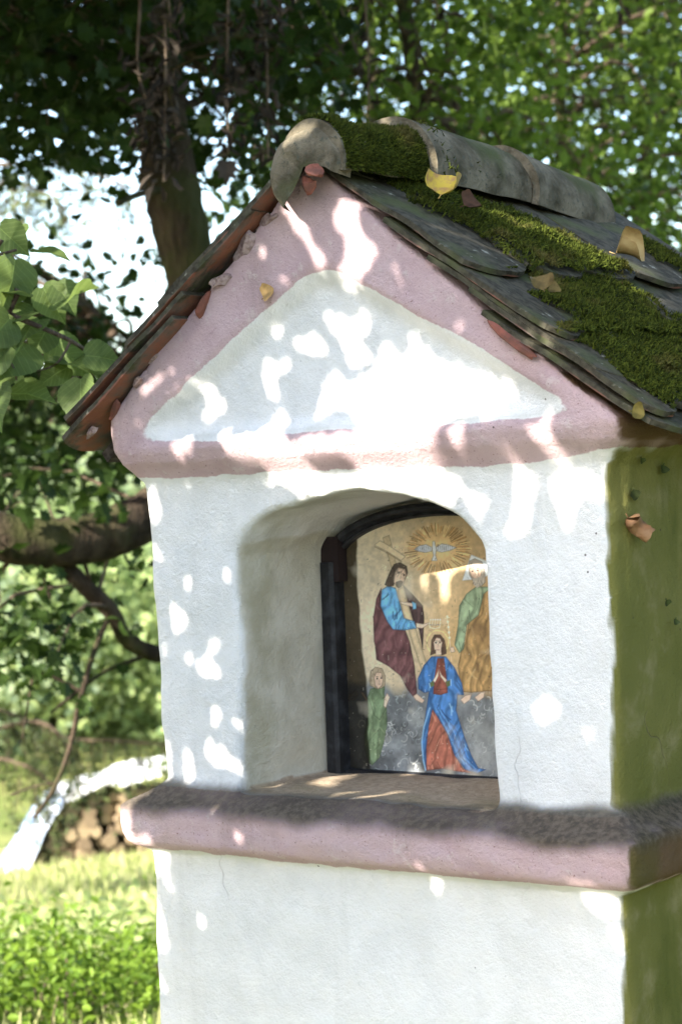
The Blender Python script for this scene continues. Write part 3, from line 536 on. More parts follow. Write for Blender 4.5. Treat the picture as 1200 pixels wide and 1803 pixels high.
for k in range(4): stroke([B(700 + 18 * k, 560 + 10 * k), B(800 + 26 * k, 760), B(900 + 20 * k, 980), B(1000 + 18 * k, 1075)], 1., [(92, 152, 200), (24, 56, 104)][k % 2], .7)
BO = [B(715, 140), B(770, 140), B(790, 300), B(800, 430), B(740, 450), B(680, 440), B(690, 300)]; poly(BO, (126, 62, 46), tex=.2, line=(80, 38, 30)); stroke([B(690, 405), B(800, 400)], 1, (90, 44, 34))
poly([B(650, 350), B(680, 325), B(690, 370), B(660, 385)], (84, 98, 52)); poly([B(785, 340), B(822, 320), B(822, 370), B(795, 385)], (84, 98, 52)); stroke([B(645, 350), B(655, 388)], 1, (150, 190, 212)); stroke([B(828, 320), B(830, 372)], 1, (150, 190, 212))
poly([B(678, 330), B(705, 280), B(724, 236), B(722, 290), B(695, 345)], (214, 184, 158), line=(130, 92, 74)); poly([B(728, 236), B(750, 280), B(795, 325), B(780, 345), B(738, 290)], (214, 184, 158), line=(130, 92, 74))
poly([A(660, 1180), A(665, 1090), A(690, 1045), A(740, 1045), A(775, 1090), A(790, 1180), B(790, 100), B(750, 115), B(690, 100), B(655, 115)], (84, 60, 46), line=(50, 36, 30)); folds([A(660, 1180), A(665, 1090), A(690, 1045), A(740, 1045), A(775, 1090), B(790, 100), B(655, 115)], [(112, 84, 64), (56, 40, 32)], 16, 16, .7)
poly([A(682, 1110), A(705, 1070), A(735, 1075), A(755, 1110), A(745, 1170), B(745, 75), B(750, 110), B(700, 115), B(700, 70), A(690, 1170)], (206, 174, 146), line=(118, 86, 68))
for q in ((702, 1112), (735, 1112)): ell(*A(*q), 1.8, 1.1, (50, 38, 34)); stroke([A(q[0] - 13, q[1] - 13), A(q[0] + 12, q[1] - 13)], .6, (84, 62, 50))
stroke([A(722, 1110), A(718, 1150)], .6, (150, 114, 92)); stroke([A(705, 1172), A(732, 1172)], .7, (140, 80, 70))
# kneeling winged figure in green
for k in range(26): a = rr.uniform(0, 1); stroke([B(60 - 70 * a, 400 + 60 * rr.random()), B(20 - 60 * a, 440 + 60 * rr.random()), B(-40, 470 + 40 * rr.random())], .7, [(96, 84, 66), (60, 50, 40), (130, 116, 94)][k % 3], .7)
GN = [B(150, 400), B(200, 385), B(270, 380), B(265, 440), B(285, 560), B(290, 700), B(262, 850), B(225, 980), B(165, 1042), B(132, 1020), B(100, 900), B(95, 800), B(120, 640), B(122, 480)]
poly(GN, (98, 118, 82), tex=.18, line=(60, 76, 50)); folds(GN, [(124, 144, 104), (74, 94, 60), (140, 152, 112)], 34, 17, 1., .5); stroke([B(140, 480), B(180, 620), B(230, 660), B(280, 560)], .9, (56, 72, 48))
poly([B(262, 540), B(268, 480), B(290, 435), B(312, 470), B(296, 510), B(278, 560)], (206, 176, 150), line=(120, 90, 74)); poly([B(118, 510), B(75, 440), B(66, 420), B(90, 430), B(122, 480)], (190, 164, 140), line=(110, 86, 72))
poly([B(140, 330), B(150, 250), B(190, 215), B(245, 225), B(275, 290), B(272, 370), B(240, 395), B(190, 390), B(150, 370)], (156, 134, 104), line=(92, 76, 58)); poly([B(180, 300), B(200, 258), B(240, 262), B(255, 320), B(245, 370), B(215, 398), B(190, 370)], (196, 164, 136), line=(110, 82, 66)); folds([B(140, 330), B(150, 250), B(190, 215), B(245, 225), B(180, 300), B(180, 380)], [(190, 170, 136), (100, 82, 62)], 14, 18, .6)
for q in ((205, 312), (240, 308)): ell(*B(*q), 1.7, 1.2, (50, 38, 34)); stroke([B(q[0] - 12, q[1] - 14), B(q[0] + 12, q[1] - 16)], .6, (84, 62, 50))
stroke([B(222, 312), B(226, 342)], .6, (140, 106, 86)); stroke([B(212, 360), B(232, 358)], .6, (130, 76, 66))
# brushwork, grime and a strip painted much darker down the left edge
IMG *= (1 + .10 * nz(.006, 31, 2) + .05 * nz(.003, 33, 1))[..., None]
blend((60, 52, 42), (nz(.006, 35, 2) > 1.12) * .5); gl = IMG @ np.array([.3, .6, .1]); IMG = IMG * .78 + gl[..., None] * .22 * np.array([1.02, 1, .96])
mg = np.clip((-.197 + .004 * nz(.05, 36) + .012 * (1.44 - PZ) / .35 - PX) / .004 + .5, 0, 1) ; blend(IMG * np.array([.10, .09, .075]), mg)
crk = np.abs(nz(.035, 51, 3)); blend((70, 60, 48), np.clip(1 - crk / .022, 0, 1) * (nz(.12, 52, 2) > -.1) * .38); blend((206, 196, 176), np.clip(nz(.05, 53, 3) - .45, 0, 1) * .7); blend((226, 218, 200), (nz(.004, 54, 1) > .90) * .25); blend((44, 38, 32), (nz(.004, 55, 1) < -.90) * .3)
IMG *= 1.65
arch_top = 1.44 + .098 * np.sqrt(np.clip(1 - ((PX + .01) / .246) ** 2, 0, 1)); Z3 = np.where(PZ > 1.44, 1.44 + (PZ - 1.44) / .1 * (arch_top - 1.44), PZ)
Vp = np.column_stack([PX.ravel(), np.full(PX.size, 0.), Z3.ravel()]); ii = (np.arange(NXP - 1)[:, None] * NZP + np.arange(NZP - 1)[None]).ravel(); Fp = np.stack([ii, ii + NZP, ii + NZP + 1, ii + 1], 1)
nV = len(Vp); rim = np.concatenate([np.arange(NXP) * NZP, (NXP - 1) * NZP + np.arange(NZP), (np.arange(NXP) * NZP + NZP - 1)[::-1], np.arange(NZP)[::-1]])
Vb = Vp[rim] + np.array([0, .012, 0]); kk = np.arange(len(rim)); k2 = (kk + 1) % len(rim); Fr = np.stack([rim[kk], nV + kk, nV + k2, rim[k2]], 1)
me = mesh_np('panel', np.vstack([Vp, Vb]), np.vstack([Fp, Fr]))
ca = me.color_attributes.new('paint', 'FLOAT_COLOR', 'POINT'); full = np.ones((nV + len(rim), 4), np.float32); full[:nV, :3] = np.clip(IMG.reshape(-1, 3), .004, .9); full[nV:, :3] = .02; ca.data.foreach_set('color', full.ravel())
m = M('oil_paint', .5, .35); at_ = m.add('ShaderNodeAttribute', attribute_name='paint'); m.color(at_.outputs['Color']); m.bump(m.noise(220, 3), .15, .002); OIL = m.m
PT = thing('framed_painting', 'arched religious painting in a black frame at the back of the niche', 'painting', None, (0, .246, 0))
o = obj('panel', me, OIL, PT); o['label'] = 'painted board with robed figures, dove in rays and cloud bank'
m = M('black_frame_paint', .6, .3); nn = m.noise(40, 4); m.color(m.mix(m.rng(nn, .4, .7), (.012, .012, .014), (.035, .036, .042))); m.bump(nn, .3, .004); BLK = m.m
def sweep(path, sect, closed=False):
    path = np.asarray(path, float); tg = unit(np.gradient(path, axis=0)); nrm = np.stack([-tg[:, 2], np.zeros(len(path)), tg[:, 0]], 1); ns = len(sect)
    V = (path[:, None] + np.array([s[0] for s in sect])[None, :, None] * nrm[:, None] + np.array([s[1] for s in sect])[None, :, None] * np.array([0, 1, 0])).reshape(-1, 3)
    i = np.arange(len(path) - 1)[:, None] * ns; j = np.arange(ns)[None]; k = (j + 1) % ns; F = np.stack([i + j, i + k, i + ns + k, i + ns + j], -1).reshape(-1, 4)
    caps = [np.arange(ns)[::-1], (len(path) - 1) * ns + np.arange(ns)]; return V, F, caps
sect = [(-.017, .0), (-.017, -.016), (-.012, -.021), (-.008, -.017), (-.005, -.017), (0, -.030), (.008, -.034), (.014, -.030), (.018, -.018), (.018, .0)]
th = np.linspace(math.pi * .985, math.pi * .02, 44); pa = np.column_stack([-.01 + .232 * np.cos(th), np.zeros(44), 1.425 + .104 * np.sin(th) ** .8])
V, F, caps = sweep(pa, [(a_ * .68 + .005, b_ * .8) for a_, b_ in sect]); me = mesh_np('frame_arch', V, [F]); o = obj('frame_arch', crease(me), BLK, PT)
st = [(-.013, .0), (-.013, -.028), (-.008, -.034), (.010, -.034), (.015, -.028), (.015, 0)]
for nm_, a, b in (('frame_stile', (-.243, 0, 1.092), (-.240, 0, 1.45)), ('frame_stile', (.215, 0, 1.45), (.218, 0, 1.092)), ('frame_rail', (-.24, 0, 1.093), (.215, 0, 1.093))):
    pa = np.linspace(a, b, 12); sc2 = st if nm_ == 'frame_stile' else [(p_[0] * .35, p_[1] * .4) for p_ in st]; V, F, caps = sweep(pa, sc2); n0 = len(V); o = obj(nm_, mesh_np(nm_, V, [F, np.array([caps[0]]), np.array([caps[1]])]), BLK, PT)
# corner block behind the arch moulding
m = M('dark_stained_wood', .7, .2); nn = m.noise(30, 4, .6, (1, 1, .3)); m.color(m.mix(nn, (.014, .009, .012), (.032, .02, .018))); 
for sx_, xx in ((-1, -.236), (1, .214)):
    cbv = np.array([(a * .02, b * .012, c * .038) for a in (-1, 1) for b in (-1, 1) for c in (-1, 1)]) + np.array([xx, -.016, 1.455]); me = mesh_np('frame_block', cbv, np.array([(0, 1, 3, 2), (4, 6, 7, 5), (0, 4, 5, 1), (2, 3, 7, 6), (0, 2, 6, 4), (1, 5, 7, 3)])); obj('frame_block', me, m.m, PT)
# ------------------------------------------------------------------ trees
BARK = bark_mat('maple_bark', (.022, .016, .011), (.065, .048, .033), .4); TWIG = bark_mat('twig_bark', (.07, .05, .035), (.16, .12, .085), .1, 30)
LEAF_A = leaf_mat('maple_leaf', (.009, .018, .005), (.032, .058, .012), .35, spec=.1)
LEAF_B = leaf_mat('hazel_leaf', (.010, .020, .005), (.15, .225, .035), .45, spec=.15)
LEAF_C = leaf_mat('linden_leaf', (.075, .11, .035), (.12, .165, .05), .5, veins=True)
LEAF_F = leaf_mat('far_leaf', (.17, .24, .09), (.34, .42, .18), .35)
LEAF_G = leaf_mat('bramble_leaf', (.07, .13, .015), (.17, .26, .03), .4)
def cluster_leaves(centres, per, rad, seed, flat=.7):
    r = np.random.default_rng(seed); P = np.repeat(centres, per, 0); d = r.normal(size=P.shape) * rad; d[:, 2] *= flat; return P + d
def frustum(n, xr, yr, dr, seed, keep=None):
    r = np.random.default_rng(seed); out = []
    while len(out) < n:
        px, py, d = r.uniform(*xr), r.uniform(*yr), r.uniform(*dr)
        if keep is None or r.random() < keep(px, py, d): out.append(at(px, py, d))
    return np.array(out)
# --- the big tree behind the shrine
TB = at(520, 1150, 7.6); TB[2] = ground_z(TB[0], TB[1]) - .1
TR = thing('maple_tree', 'dark old maple behind the shrine with leaning trunk and thick mossy low limb', 'tree')
tr_pts = [TB, at(480, 980, 7.5), at(425, 700, 7.45), at(340, 480, 7.4), at(305, 330, 7.4), at(278, 160, 7.4), at(250, -60, 7.4), at(215, -420, 7.5), at(220, -900, 7.7)]
limb('trunk', tr_pts, .105, .085, BARK, TR, 60, 20, 1, .03)
L1 = [at(430, 790, 7.45), at(330, 860, 7.35), at(240, 920, 7.2), at(150, 945, 7.1), at(60, 950, 7.0), at(-60, 925, 6.95), at(-220, 850, 6.9), at(-420, 720, 6.8)]
limb('limb', L1, .09, .075, BARK, TR, 40, 16, 2, .04)
L3 = [at(-400, 733, 6.81), at(-600, 620, 6.8), at(-850, 560, 6.9), at(-1150, 420, 7.0), at(-1400, 380, 7.2)]; limb('limb', L3, .075, .012, BARK, TR, 30, 12, 4, .04)
L2 = [at(60, 950, 7.05), at(110, 1000, 7.1), at(165, 1045, 7.15), at(200, 1080, 7.2), at(218, 1120, 7.25), at(262, 1148, 7.3), at(330, 1150, 7.5), at(430, 1110, 7.7)]
limb('limb', L2, .028, .03, BARK, TR, 36, 12, 3, .05)
tw = [[at(196, 1075, 7.2), at(165, 1150, 7.1), at(140, 1240, 7.0), at(125, 1310, 7.), at(95, 1390, 6.95), at(60, 1440, 6.95)], [at(270, 1150, 7.3), at(190, 1180, 7.2), at(140, 1215, 7.1), at(90, 1255, 7.05)], [at(140, 1215, 7.1), at(90, 1190, 7.1), at(60, 1180, 7.1)],
      [at(70, 985, 7.05), at(78, 1020, 7), at(90, 1055, 7)], [at(0, 1010, 7), at(20, 985, 7), at(50, 960, 7)], [at(145, 975, 7.1), at(155, 1010, 7.1), at(166, 1040, 7.15)], [at(305, 330, 7.4), at(250, 340, 7.2), at(208, 358, 7.0)],
      [at(278, 60, 7.4), at(180, 20, 7.2), at(70, 30, 7), at(-80, -10, 6.8)], [at(278, 100, 7.4), at(400, 60, 7.6), at(520, 80, 7.8), at(640, 130, 8)], [at(310, 200, 7.4), at(420, 150, 7.6), at(520, 190, 7.7), at(560, 230, 7.8)], [at(60, 1180, 7.1), at(48, 1250, 7.05), at(40, 1300, 7)], [at(20, 1400, 7.1), at(60, 1385, 7.05), at(100, 1378, 7)]]
rw = [.011, .009, .006, .007, .01, .009, .016, .03, .022, .018, .005, .004]
for k, (t, r) in enumerate(zip(tw, rw)): obj('branch', tubes('branch', [(curve_pts(t, 20), np.linspace(r, r * .55, 20), 7, .05, k)]), BARK, TR)
def keepA(px, py, d):
    if 225 < px < 400 and py > 40 and d < 8.2: return 0
    if (70 < px < 135 and 85 < py < 165) or (330 < px < 395 and 160 < py < 215): return .05
    if px < 250 and py > 255: return max(0, 1 - (py - 255) / 60) * .8
    if 340 < px < 480 and 290 < py: return .25
    if px > 480: return .55
    return 1
c1 = frustum(250, (-160, 560), (-120, 345), (6.3, 9.5), 21, keepA)
c2 = frustum(7, (-120, 135), (1000, 1190), (6.6, 7.6), 22); c3 = frustum(7, (-100, 250), (790, 905), (6.8, 8.2), 23); c4 = frustum(2, (20, 250), (1060, 1190), (7.0, 7.4), 24); c5 = frustum(2, (180, 262), (985, 1040), (7.3, 8), 25)
r_ = np.random.default_rng(30); th = r_.uniform(0, 6.283, 640); rad = np.sqrt(r_.random(640)) * 3.6; cz = r_.uniform(3.9, 7.2, 640)
c6 = np.column_stack([tr_pts[5][0] + rad * np.cos(th), tr_pts[5][1] + rad * np.sin(th), cz]); c6 = c6[(r_.random(640) < .04) | ((c6[:, 1] < 2.6) & (c6[:, 2] < 4.6))]; c6 = np.vstack([c6, np.column_stack([r_.uniform(-6.3, -1.4, 150), r_.uniform(-.6, 2.6, 150), r_.uniform(3.7, 4.6, 150)])])
c7 = np.vstack([frustum(110, (-1500, -200), (-150, 420), (6.3, 9), 26), frustum(60, (-1400, -160), (420, 1000), (6.6, 8), 27)]); vis = np.vstack([c1, c2, c3, c4, c5, c7]); Pl = cluster_leaves(vis, 20, .11, 31)
Sl = np.random.default_rng(32).uniform(.04, .075, len(Pl)); P6 = cluster_leaves(c6, 26, .3, 33); S6 = np.random.default_rng(34).uniform(.14, .24, len(P6))
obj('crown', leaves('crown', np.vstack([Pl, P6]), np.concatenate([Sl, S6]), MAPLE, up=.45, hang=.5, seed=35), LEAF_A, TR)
src = np.vstack([curve_pts(t, 12) for t in tw[7:10]] + [curve_pts(L1, 14), curve_pts(L2, 14), curve_pts(L3, 14)])
obj('spray', tubes('spray', twigs_to(vis[::2], src, .005, 36)), TWIG, TR)['kind'] = 'stuff'
src = np.array(tr_pts[5:]); obj('upper_branches', tubes('upper_branches', twigs_to(c6[::6], src, .02, 37)), BARK, TR)
# --- woodland trees behind the roof
def wood_tree(name, label, base_px, d, trunk_ctrl, boxes, nclu, per, leaf, size, seed, mat, rtrunk=.09, spread=.16, tmpl=OVAL, group=None, keep=None):
    t = thing(name, label, 'tree', group); ctrl = [at(*q) for q in trunk_ctrl]; b = ctrl[0].copy(); b[2] = ground_z(b[0], b[1]) - .15; limb('trunk', [b] + ctrl[1:], rtrunk, rtrunk * .5, BARK, t, 30, 10, seed)
    cs = np.vstack([frustum(n_, *bx, seed + k, keep) for k, (n_, bx) in enumerate(zip(nclu, boxes))]); P = cluster_leaves(cs, per, spread, seed + 5)
    obj('crown', leaves('crown', P, np.random.default_rng(seed + 6).uniform(size * .6, size * 1.15, len(P)), tmpl, up=.5, hang=.35, seed=seed + 7), leaf, t)
    s = curve_pts([b] + ctrl[1:], 24)[8:]; obj('branches', tubes('branches', twigs_to(cs[::4], s, .009, seed + 8)), TWIG, t); return t
skyhole = lambda px, py, d: .12 if ((745 < px < 800 and 120 < py < 215) or (875 < px < 960 and 130 < py < 200) or (1030 < px < 1065 and 270 < py < 345) or (600 < px < 650 and 0 < py < 40)) else 1
GT = 'woodland trees behind the roof'
wood_tree('hazel_tree', 'leafy hazel with sunlit sprays just behind the roof ridge', None, 8.6, [(760, 1100, 8.6), (750, 500, 8.6), (735, 200, 8.6), (700, -100, 8.6), (690, -300, 8.6)], [((520, 960), (-200, 300), (8.0, 10.)), ((700, 1250), (250, 620), (8.3, 10))], [150, 50], 26, LEAF_B, .06, 200, BARK, .045, .15, group=GT, keep=skyhole)
wood_tree('hornbeam_tree', 'dense hornbeam standing beyond the mossy roof slope', None, 10.5, [(1020, 1100, 10.5), (1010, 500, 10.5), (985, 150, 10.5), (1000, -250, 10.5)], [((780, 1330), (-220, 560), (9.6, 12.2))], [330], 28, LEAF_B, .065, 220, BARK, .04, .18, group=GT, keep=skyhole)
wood_tree('beech_tree', 'dark beech filling the gaps deep in the wood behind the ridge', None, 14, [(620, 1100, 14.5), (640, 500, 14.5), (655, 100, 14.5), (640, -300, 14.5)], [((430, 900), (-200, 420), (13., 17))], [200], 34, LEAF_A, .085, 240, BARK, .06, .26, group=GT, keep=skyhole)
wood_tree('oak_tree', 'broad shaded oak in the deep wood beyond the far eave', None, 17, [(1120, 1100, 17), (1130, 500, 17), (1150, 100, 17), (1140, -300, 17)], [((820, 1400), (-220, 620), (15, 19.5))], [330], 36, LEAF_A, .10, 260, BARK, .07, .32, group=GT, keep=skyhole)
wood_tree('elder_tree', 'mid green elder behind the big leaning trunk, below the open sky', None, 11, [(420, 1100, 11.), (390, 800, 11.), (280, 640, 11), (150, 540, 11)], [((-120, 290), (590, 830), (10, 12)), ((60, 290), (470, 600), (10, 12)), ((-120, 90), (540, 620), (10, 12)), ((400, 500), (330, 600), (10.5, 12)), ((-900, -120), (560, 1150), (10, 12.5))], [80, 12, 8, 8, 120], 24, LEAF_A, .075, 280, BARK, .03, .17, MAPLE)
# unseen ash, added so its crown half shades the wood behind
OV = thing('shading_ash_tree', 'added unseen tall ash whose high spreading crown shades roof and wood', 'tree'); ob = np.array([2.6, 4.6, 0.]); ob[2] = ground_z(ob[0], ob[1]) - .1
limb('trunk', [ob, ob + (0, .1, 2.5), ob + (-.2, 0, 5), ob + (-.3, -.2, 8), ob + (-.3, -.2, 10.2)], .16, .06, BARK, OV, 30, 14, 41)
r_ = np.random.default_rng(42); n = 150; th = r_.uniform(0, 6.283, n); rad = np.sqrt(r_.random(n)) * 4.2; co_ = np.column_stack([ob[0] - 1.0 + rad * np.cos(th), ob[1] - .6 + rad * np.sin(th), r_.uniform(4.6, 9, n)])
obj('crown', leaves('crown', cluster_leaves(co_, 24, .32, 43), np.random.default_rng(44).uniform(.13, .22, n * 24), OVAL, seed=45), LEAF_A, OV)
# its topmost spread, added to cut sky light on roof and wood
hz = np.column_stack([r_.uniform(-9, 7.5, 420), r_.uniform(-1.2, 12, 420), r_.uniform(9., 11., 420)]); obj('crown', leaves('crown', cluster_leaves(hz, 20, .5, 47), np.random.default_rng(48).uniform(.25, .42, 420 * 20), OVAL, seed=49), LEAF_A, OV); co_ = np.vstack([co_, hz[::3]])
obj('branches', tubes('branches', twigs_to(co_[::7], np.array([ob + (-.2, 0, 4.5), ob + (-.25, -.1, 6), ob + (-.3, -.2, 8), ob + (-.3, -.2, 9.6)]), .02, 46)), BARK, OV)
# side shade: a shrub wall to the right of the shrine keeps its flank dark
for k, (bx, by, nm_, lb, hh) in enumerate([(2.6, 1.0, 'holly_bush', 'tall dark holly bush facing the mossy flank of the shrine', 3.4), (2.2, 2.7, 'yew_bush', 'dark yew bush behind the shrine beside its green flank', 3.6)]):
    t = thing(nm_, lb, 'bush'); b = np.array([bx, by, ground_z(bx, by) - .05]); limb('stem', [b, b + (.05, .05, hh * .5), b + (0, .1, hh * .9)], .05, .02, BARK, t, 16, 8, 60 + k)
    r_ = np.random.default_rng(61 + k); n = 330; v = unit(r_.normal(size=(n, 3))) * (r_.random((n, 1)) ** .4) * np.array([.85, .95, hh * .5]); v += b + np.array([0, 0, hh * .52]); obj('crown', leaves('crown', cluster_leaves(v, 24, .13, 63 + k), r_.uniform(.07, .12, n * 24), OVAL, seed=64 + k), LEAF_A, t); obj('branches', tubes('branches', twigs_to(v[::8], np.array([b + (0, 0, hh * .3), b + (0, 0, hh * .6), b + (0, .1, hh * .85)]), .008, 65)), TWIG, t)
# tall unseen hedge, added to shade the ground before the shrine
for k, xx in enumerate((-6.6, -4.4, -2.2, 0., 2.2)):
    t = thing('shading_hedge_tree', ['added unseen hedge tree at the start of the shading row', 'second added unseen hedge tree of the shading row', 'middle added unseen hedge tree of the shading row', 'fourth added unseen hedge tree of the shading row', 'last added unseen hedge tree of the shading row'][k], 'tree', 'unseen hedge trees added for shade'); b = np.array([xx, -8.6, -.1]); limb('trunk', [b, b + (0, .05, 1.8), b + (.1, 0, 3.4)], .07, .03, BARK, t, 12, 8, 700 + k)
    r_ = np.random.default_rng(710 + k); n = 150; v = b + np.column_stack([r_.uniform(-1.2, 1.2, n), r_.uniform(-.5, .5, n), r_.uniform(.2, 4.3, n)]); obj('crown', leaves('crown', cluster_leaves(v, 14, .17, 720 + k), r_.uniform(.13, .22, n * 14), OVAL, seed=730 + k), LEAF_A, t); obj('branches', tubes('branches', twigs_to(v[::8], np.array([b + (0, 0, 1.), b + (0, 0, 2.), b + (.1, 0, 3.2)]), .01, 740 + k)), BARK, t)
# --- far sunlit trees on the opposite hillside
spec = [(-1150, 27, 6, 2.6), (-900, 30, 6, 2.6), (-680, 26, 5, 2.4), (-450, 29, 6, 2.6), (-280, 34, 6, 2.6), (-140, 26, 3.6, 2.2), (-20, 30, 4.2, 2.4), (90, 27, 3.2, 2.0), (190, 31, 4.4, 2.4), (300, 28, 3.8, 2.3), (420, 33, 4.6, 2.6), (-90, 37, 4.0, 2.8), (60, 39, 4.4, 2.8), (170, 42, 3.6, 2.9), (280, 40, 4.2, 2.8), (380, 44, 4.6, 3), (540, 38, 6, 3), (700, 36, 7, 3.2), (860, 40, 8, 3.4), (1020, 36, 8, 3.2), (1180, 41, 9, 3.6)]
adj = ['outermost bushy', 'stout pale', 'rounded mid-green', 'open crowned', 'slender bright', 'pale round', 'tall bright', 'low yellow-green', 'broad light green', 'loose silvery', 'leafy tall', 'hazy rounded', 'wide pale', 'squat bright', 'full light', 'high pale', 'dense hill', 'dark topped', 'lofty', 'upright', 'great spreading']
LF = [LEAF_F, leaf_mat('far_leaf_yellow', (.20, .27, .09), (.40, .46, .20), .35), leaf_mat('far_leaf_silver', (.20, .27, .15), (.40, .46, .28), .35)]
for k, (px, d, hh, ww) in enumerate(spec):
    b = at(px, 900, d); b[2] = ground_z(b[0], b[1]); hh *= .72; t = thing('hillside_tree', adj[k] + ' deciduous tree on the far hillside', 'tree', 'trees on the far hillside'); r_ = np.random.default_rng(300 + k)
    limb('trunk', [b - (0, 0, .2), b + (0, 0, hh * .5), b + (.1, .1, hh * .9)], .14, .04, BARK, t, 12, 8, k)
    n = 130; v = unit(r_.normal(size=(n, 3))) * (r_.random((n, 1)) ** .45) * np.array([ww, ww, hh * .52]); v += b + np.array([0, 0, hh * .5]); P = cluster_leaves(v, 40, .3, 320 + k)
    obj('crown', leaves('crown', P, r_.uniform(.09, .18, len(P)), OVAL, seed=340 + k), LF[k % 3], t)
# --- spruce with drooping boughs
LEAF_S = leaf_mat('spruce_needles', (.05, .08, .03), (.16, .18, .07), .25)
def spruce(label, base, boughs, seed, rt=.08, hang=.45, name='spruce_tree'):
    t = thing(name, label, 'tree'); b = base.copy(); b[2] = ground_z(b[0], b[1]) - .1; top = max(q[0][2] for q in boughs) + 1.2; limb('trunk', [b, (b + [b[0], b[1], top]) / 2, np.array([b[0], b[1], top])], rt, .03, BARK, t, 20, 10, seed); r_ = np.random.default_rng(seed); tb = []; NP, NT = [], []
    for bg_ in boughs:
        start = np.array([b[0], b[1], bg_[0][2] + .25]); p = curve_pts([start] + list(bg_), 26); tb.append((p, np.linspace(.018, .007, 26), 6, .05, 0))
        for q in p[8:]:
            for _ in range(2):
                l = r_.uniform(.3, 1.) * hang; e = q + np.array([r_.normal() * .06, r_.normal() * .06, -l]); m_ = (q + e) / 2 + r_.normal(size=3) * .03; s = curve_pts([q, m_, e], 6); tb.append((s, np.linspace(.004, .0015, 6), 4, 0, 0, False))
                k = int(l * 90); u = r_.random(k); pp = q + (e - q) * u[:, None] + r_.normal(size=(k, 3)) * .012; NP.append(pp); NT.append(unit(r_.normal(size=(k, 3)) * .8 + np.array([0, 0, -.9])))
    obj('boughs', tubes('boughs', tb), TWIG, t); NP = np.vstack(NP); NT = np.vstack(NT); obj('needles', leaves('needles', NP, r_.uniform(.04, .075, len(NP)), (np.array([(0, 0, 0), (.13, .5, .03), (0, 1, 0), (-.13, .5, .03)]), np.array([(0, 1, 2), (0, 2, 3)])), T=NT, seed=seed + 1), LEAF_S, t); return t
spruce('spruce with drooping pale sprigs above the covered log pile', at(-260, 1300, 13), [[at(-80, 1290, 12.6), at(60, 1270, 12.4), at(120, 1300, 12.3), at(200, 1304, 12.2), at(300, 1312, 12.2)], [at(-100, 1240, 12.8), at(0, 1250, 12.8), at(90, 1290, 12.9), at(140, 1330, 12.9)], [at(-120, 1340, 12.2), at(-40, 1330, 12.1), at(50, 1350, 12), at(100, 1390, 12)]], 71)
spruce('tall larch whose thin hanging twigs cross the open sky', at(-300, 1300, 12), [[at(-120, 270, 11.8), at(-20, 290, 11.6), at(70, 285, 11.5), at(150, 300, 11.4), at(230, 330, 11.4)], [at(-100, 300, 12.2), at(-10, 320, 12.2), at(60, 330, 12.2), at(120, 370, 12.2)]], 72, .1, .38, 'larch_tree')
# --- near linden spray left of the roof
LT = thing('linden_tree', 'young linden whose soft green leaves hang beside the overhanging eave', 'tree'); lb = np.array([-2.3, -.35, 0.]); lb[2] = ground_z(lb[0], lb[1]) - .1
limb('trunk', [lb, lb + (.1, .1, 1.2), lb + (.15, .25, 2.2), lb + (.1, .3, 3.2)], .045, .02, BARK, LT, 20, 10, 81)
tws = [[lb + (.13, .2, 1.7), at(-60, 520, 4.05), at(20, 555, 4.0), at(70, 575, 4.02), at(125, 600, 4.05), at(170, 630, 4.1), at(215, 655, 4.15)], [lb + (.15, .25, 2.0), at(-80, 440, 4.0), at(-20, 450, 3.98), at(30, 440, 3.98)], [at(-60, 520, 4.05), at(-20, 590, 4.0), at(20, 640, 3.98), at(30, 670, 3.98)], [at(125, 600, 4.05), at(100, 640, 4.04), at(60, 655, 4.02)]]
for k, (t, r) in enumerate(zip(tws, (.007, .006, .004, .003))): obj('twig', tubes('twig', [(curve_pts(t, 20), np.linspace(r, r * .4, 20), 7, .03, k)]), TWIG, LT)
LL = [(12, 408, 72, 75), (-8, 445, 70, 120), (30, 455, 92, 115), (62, 442, 66, 35), (-2, 400, 66, 60), (75, 505, 70, 60), (55, 520, 70, 100), (110, 535, 92, 25), (100, 500, 60, 70), (20, 560, 76, 130), (70, 560, 70, 100), (45, 600, 100, 95), (95, 600, 85, 60), (10, 610, 80, 120), (150, 625, 60, 20), (165, 640, 64, 30), (110, 640, 96, 75), (140, 665, 86, 40), (120, 645, 60, 140), (180, 660, 70, 60), (30, 640, 60, 80), (20, 655, 70, 110), (-5, 680, 80, 60), (15, 690, 85, 30), (165, 690, 60, 105), (60, 545, 60, 160), (-20, 520, 90, 80), (-10, 570, 90, 100), (200, 665, 60, 80), (85, 575, 60, 110)]
r_ = np.random.default_rng(82); P = np.array([at(a, b_, 4.04 + r_.uniform(-.08, .10)) for a, b_, s, an in LL]); S = np.array([s for _, _, s, _ in LL]) * 4.04 / FPX; an = np.radians([a for *_, a in LL])
Tn = np.cos(an)[:, None] * CR - np.sin(an)[:, None] * CU + r_.normal(size=P.shape) * .25; Nn = unit(-CD[None] + np.array([0, 0, .5]) + r_.normal(size=P.shape) * .45)
ex = cluster_leaves(np.array([lb + (.1, .25, z_) for z_ in np.linspace(1.2, 3.6, 14)]), 16, .28, 83); ex = ex[((ex - CAM) @ CR) / ((ex - CAM) @ CD) < -.27]
LIND2 = LINDEN_HI
obj('crown', leaves('crown', np.vstack([P, ex]), np.concatenate([S, np.full(len(ex), .085)]), LIND2, N=np.vstack([Nn, unit(r_.normal(size=ex.shape) + [0, 0, 1])]), T=np.vstack([Tn, r_.normal(size=ex.shape) + [0, 0, -1]]), seed=84, loc=True), LEAF_C, LT)
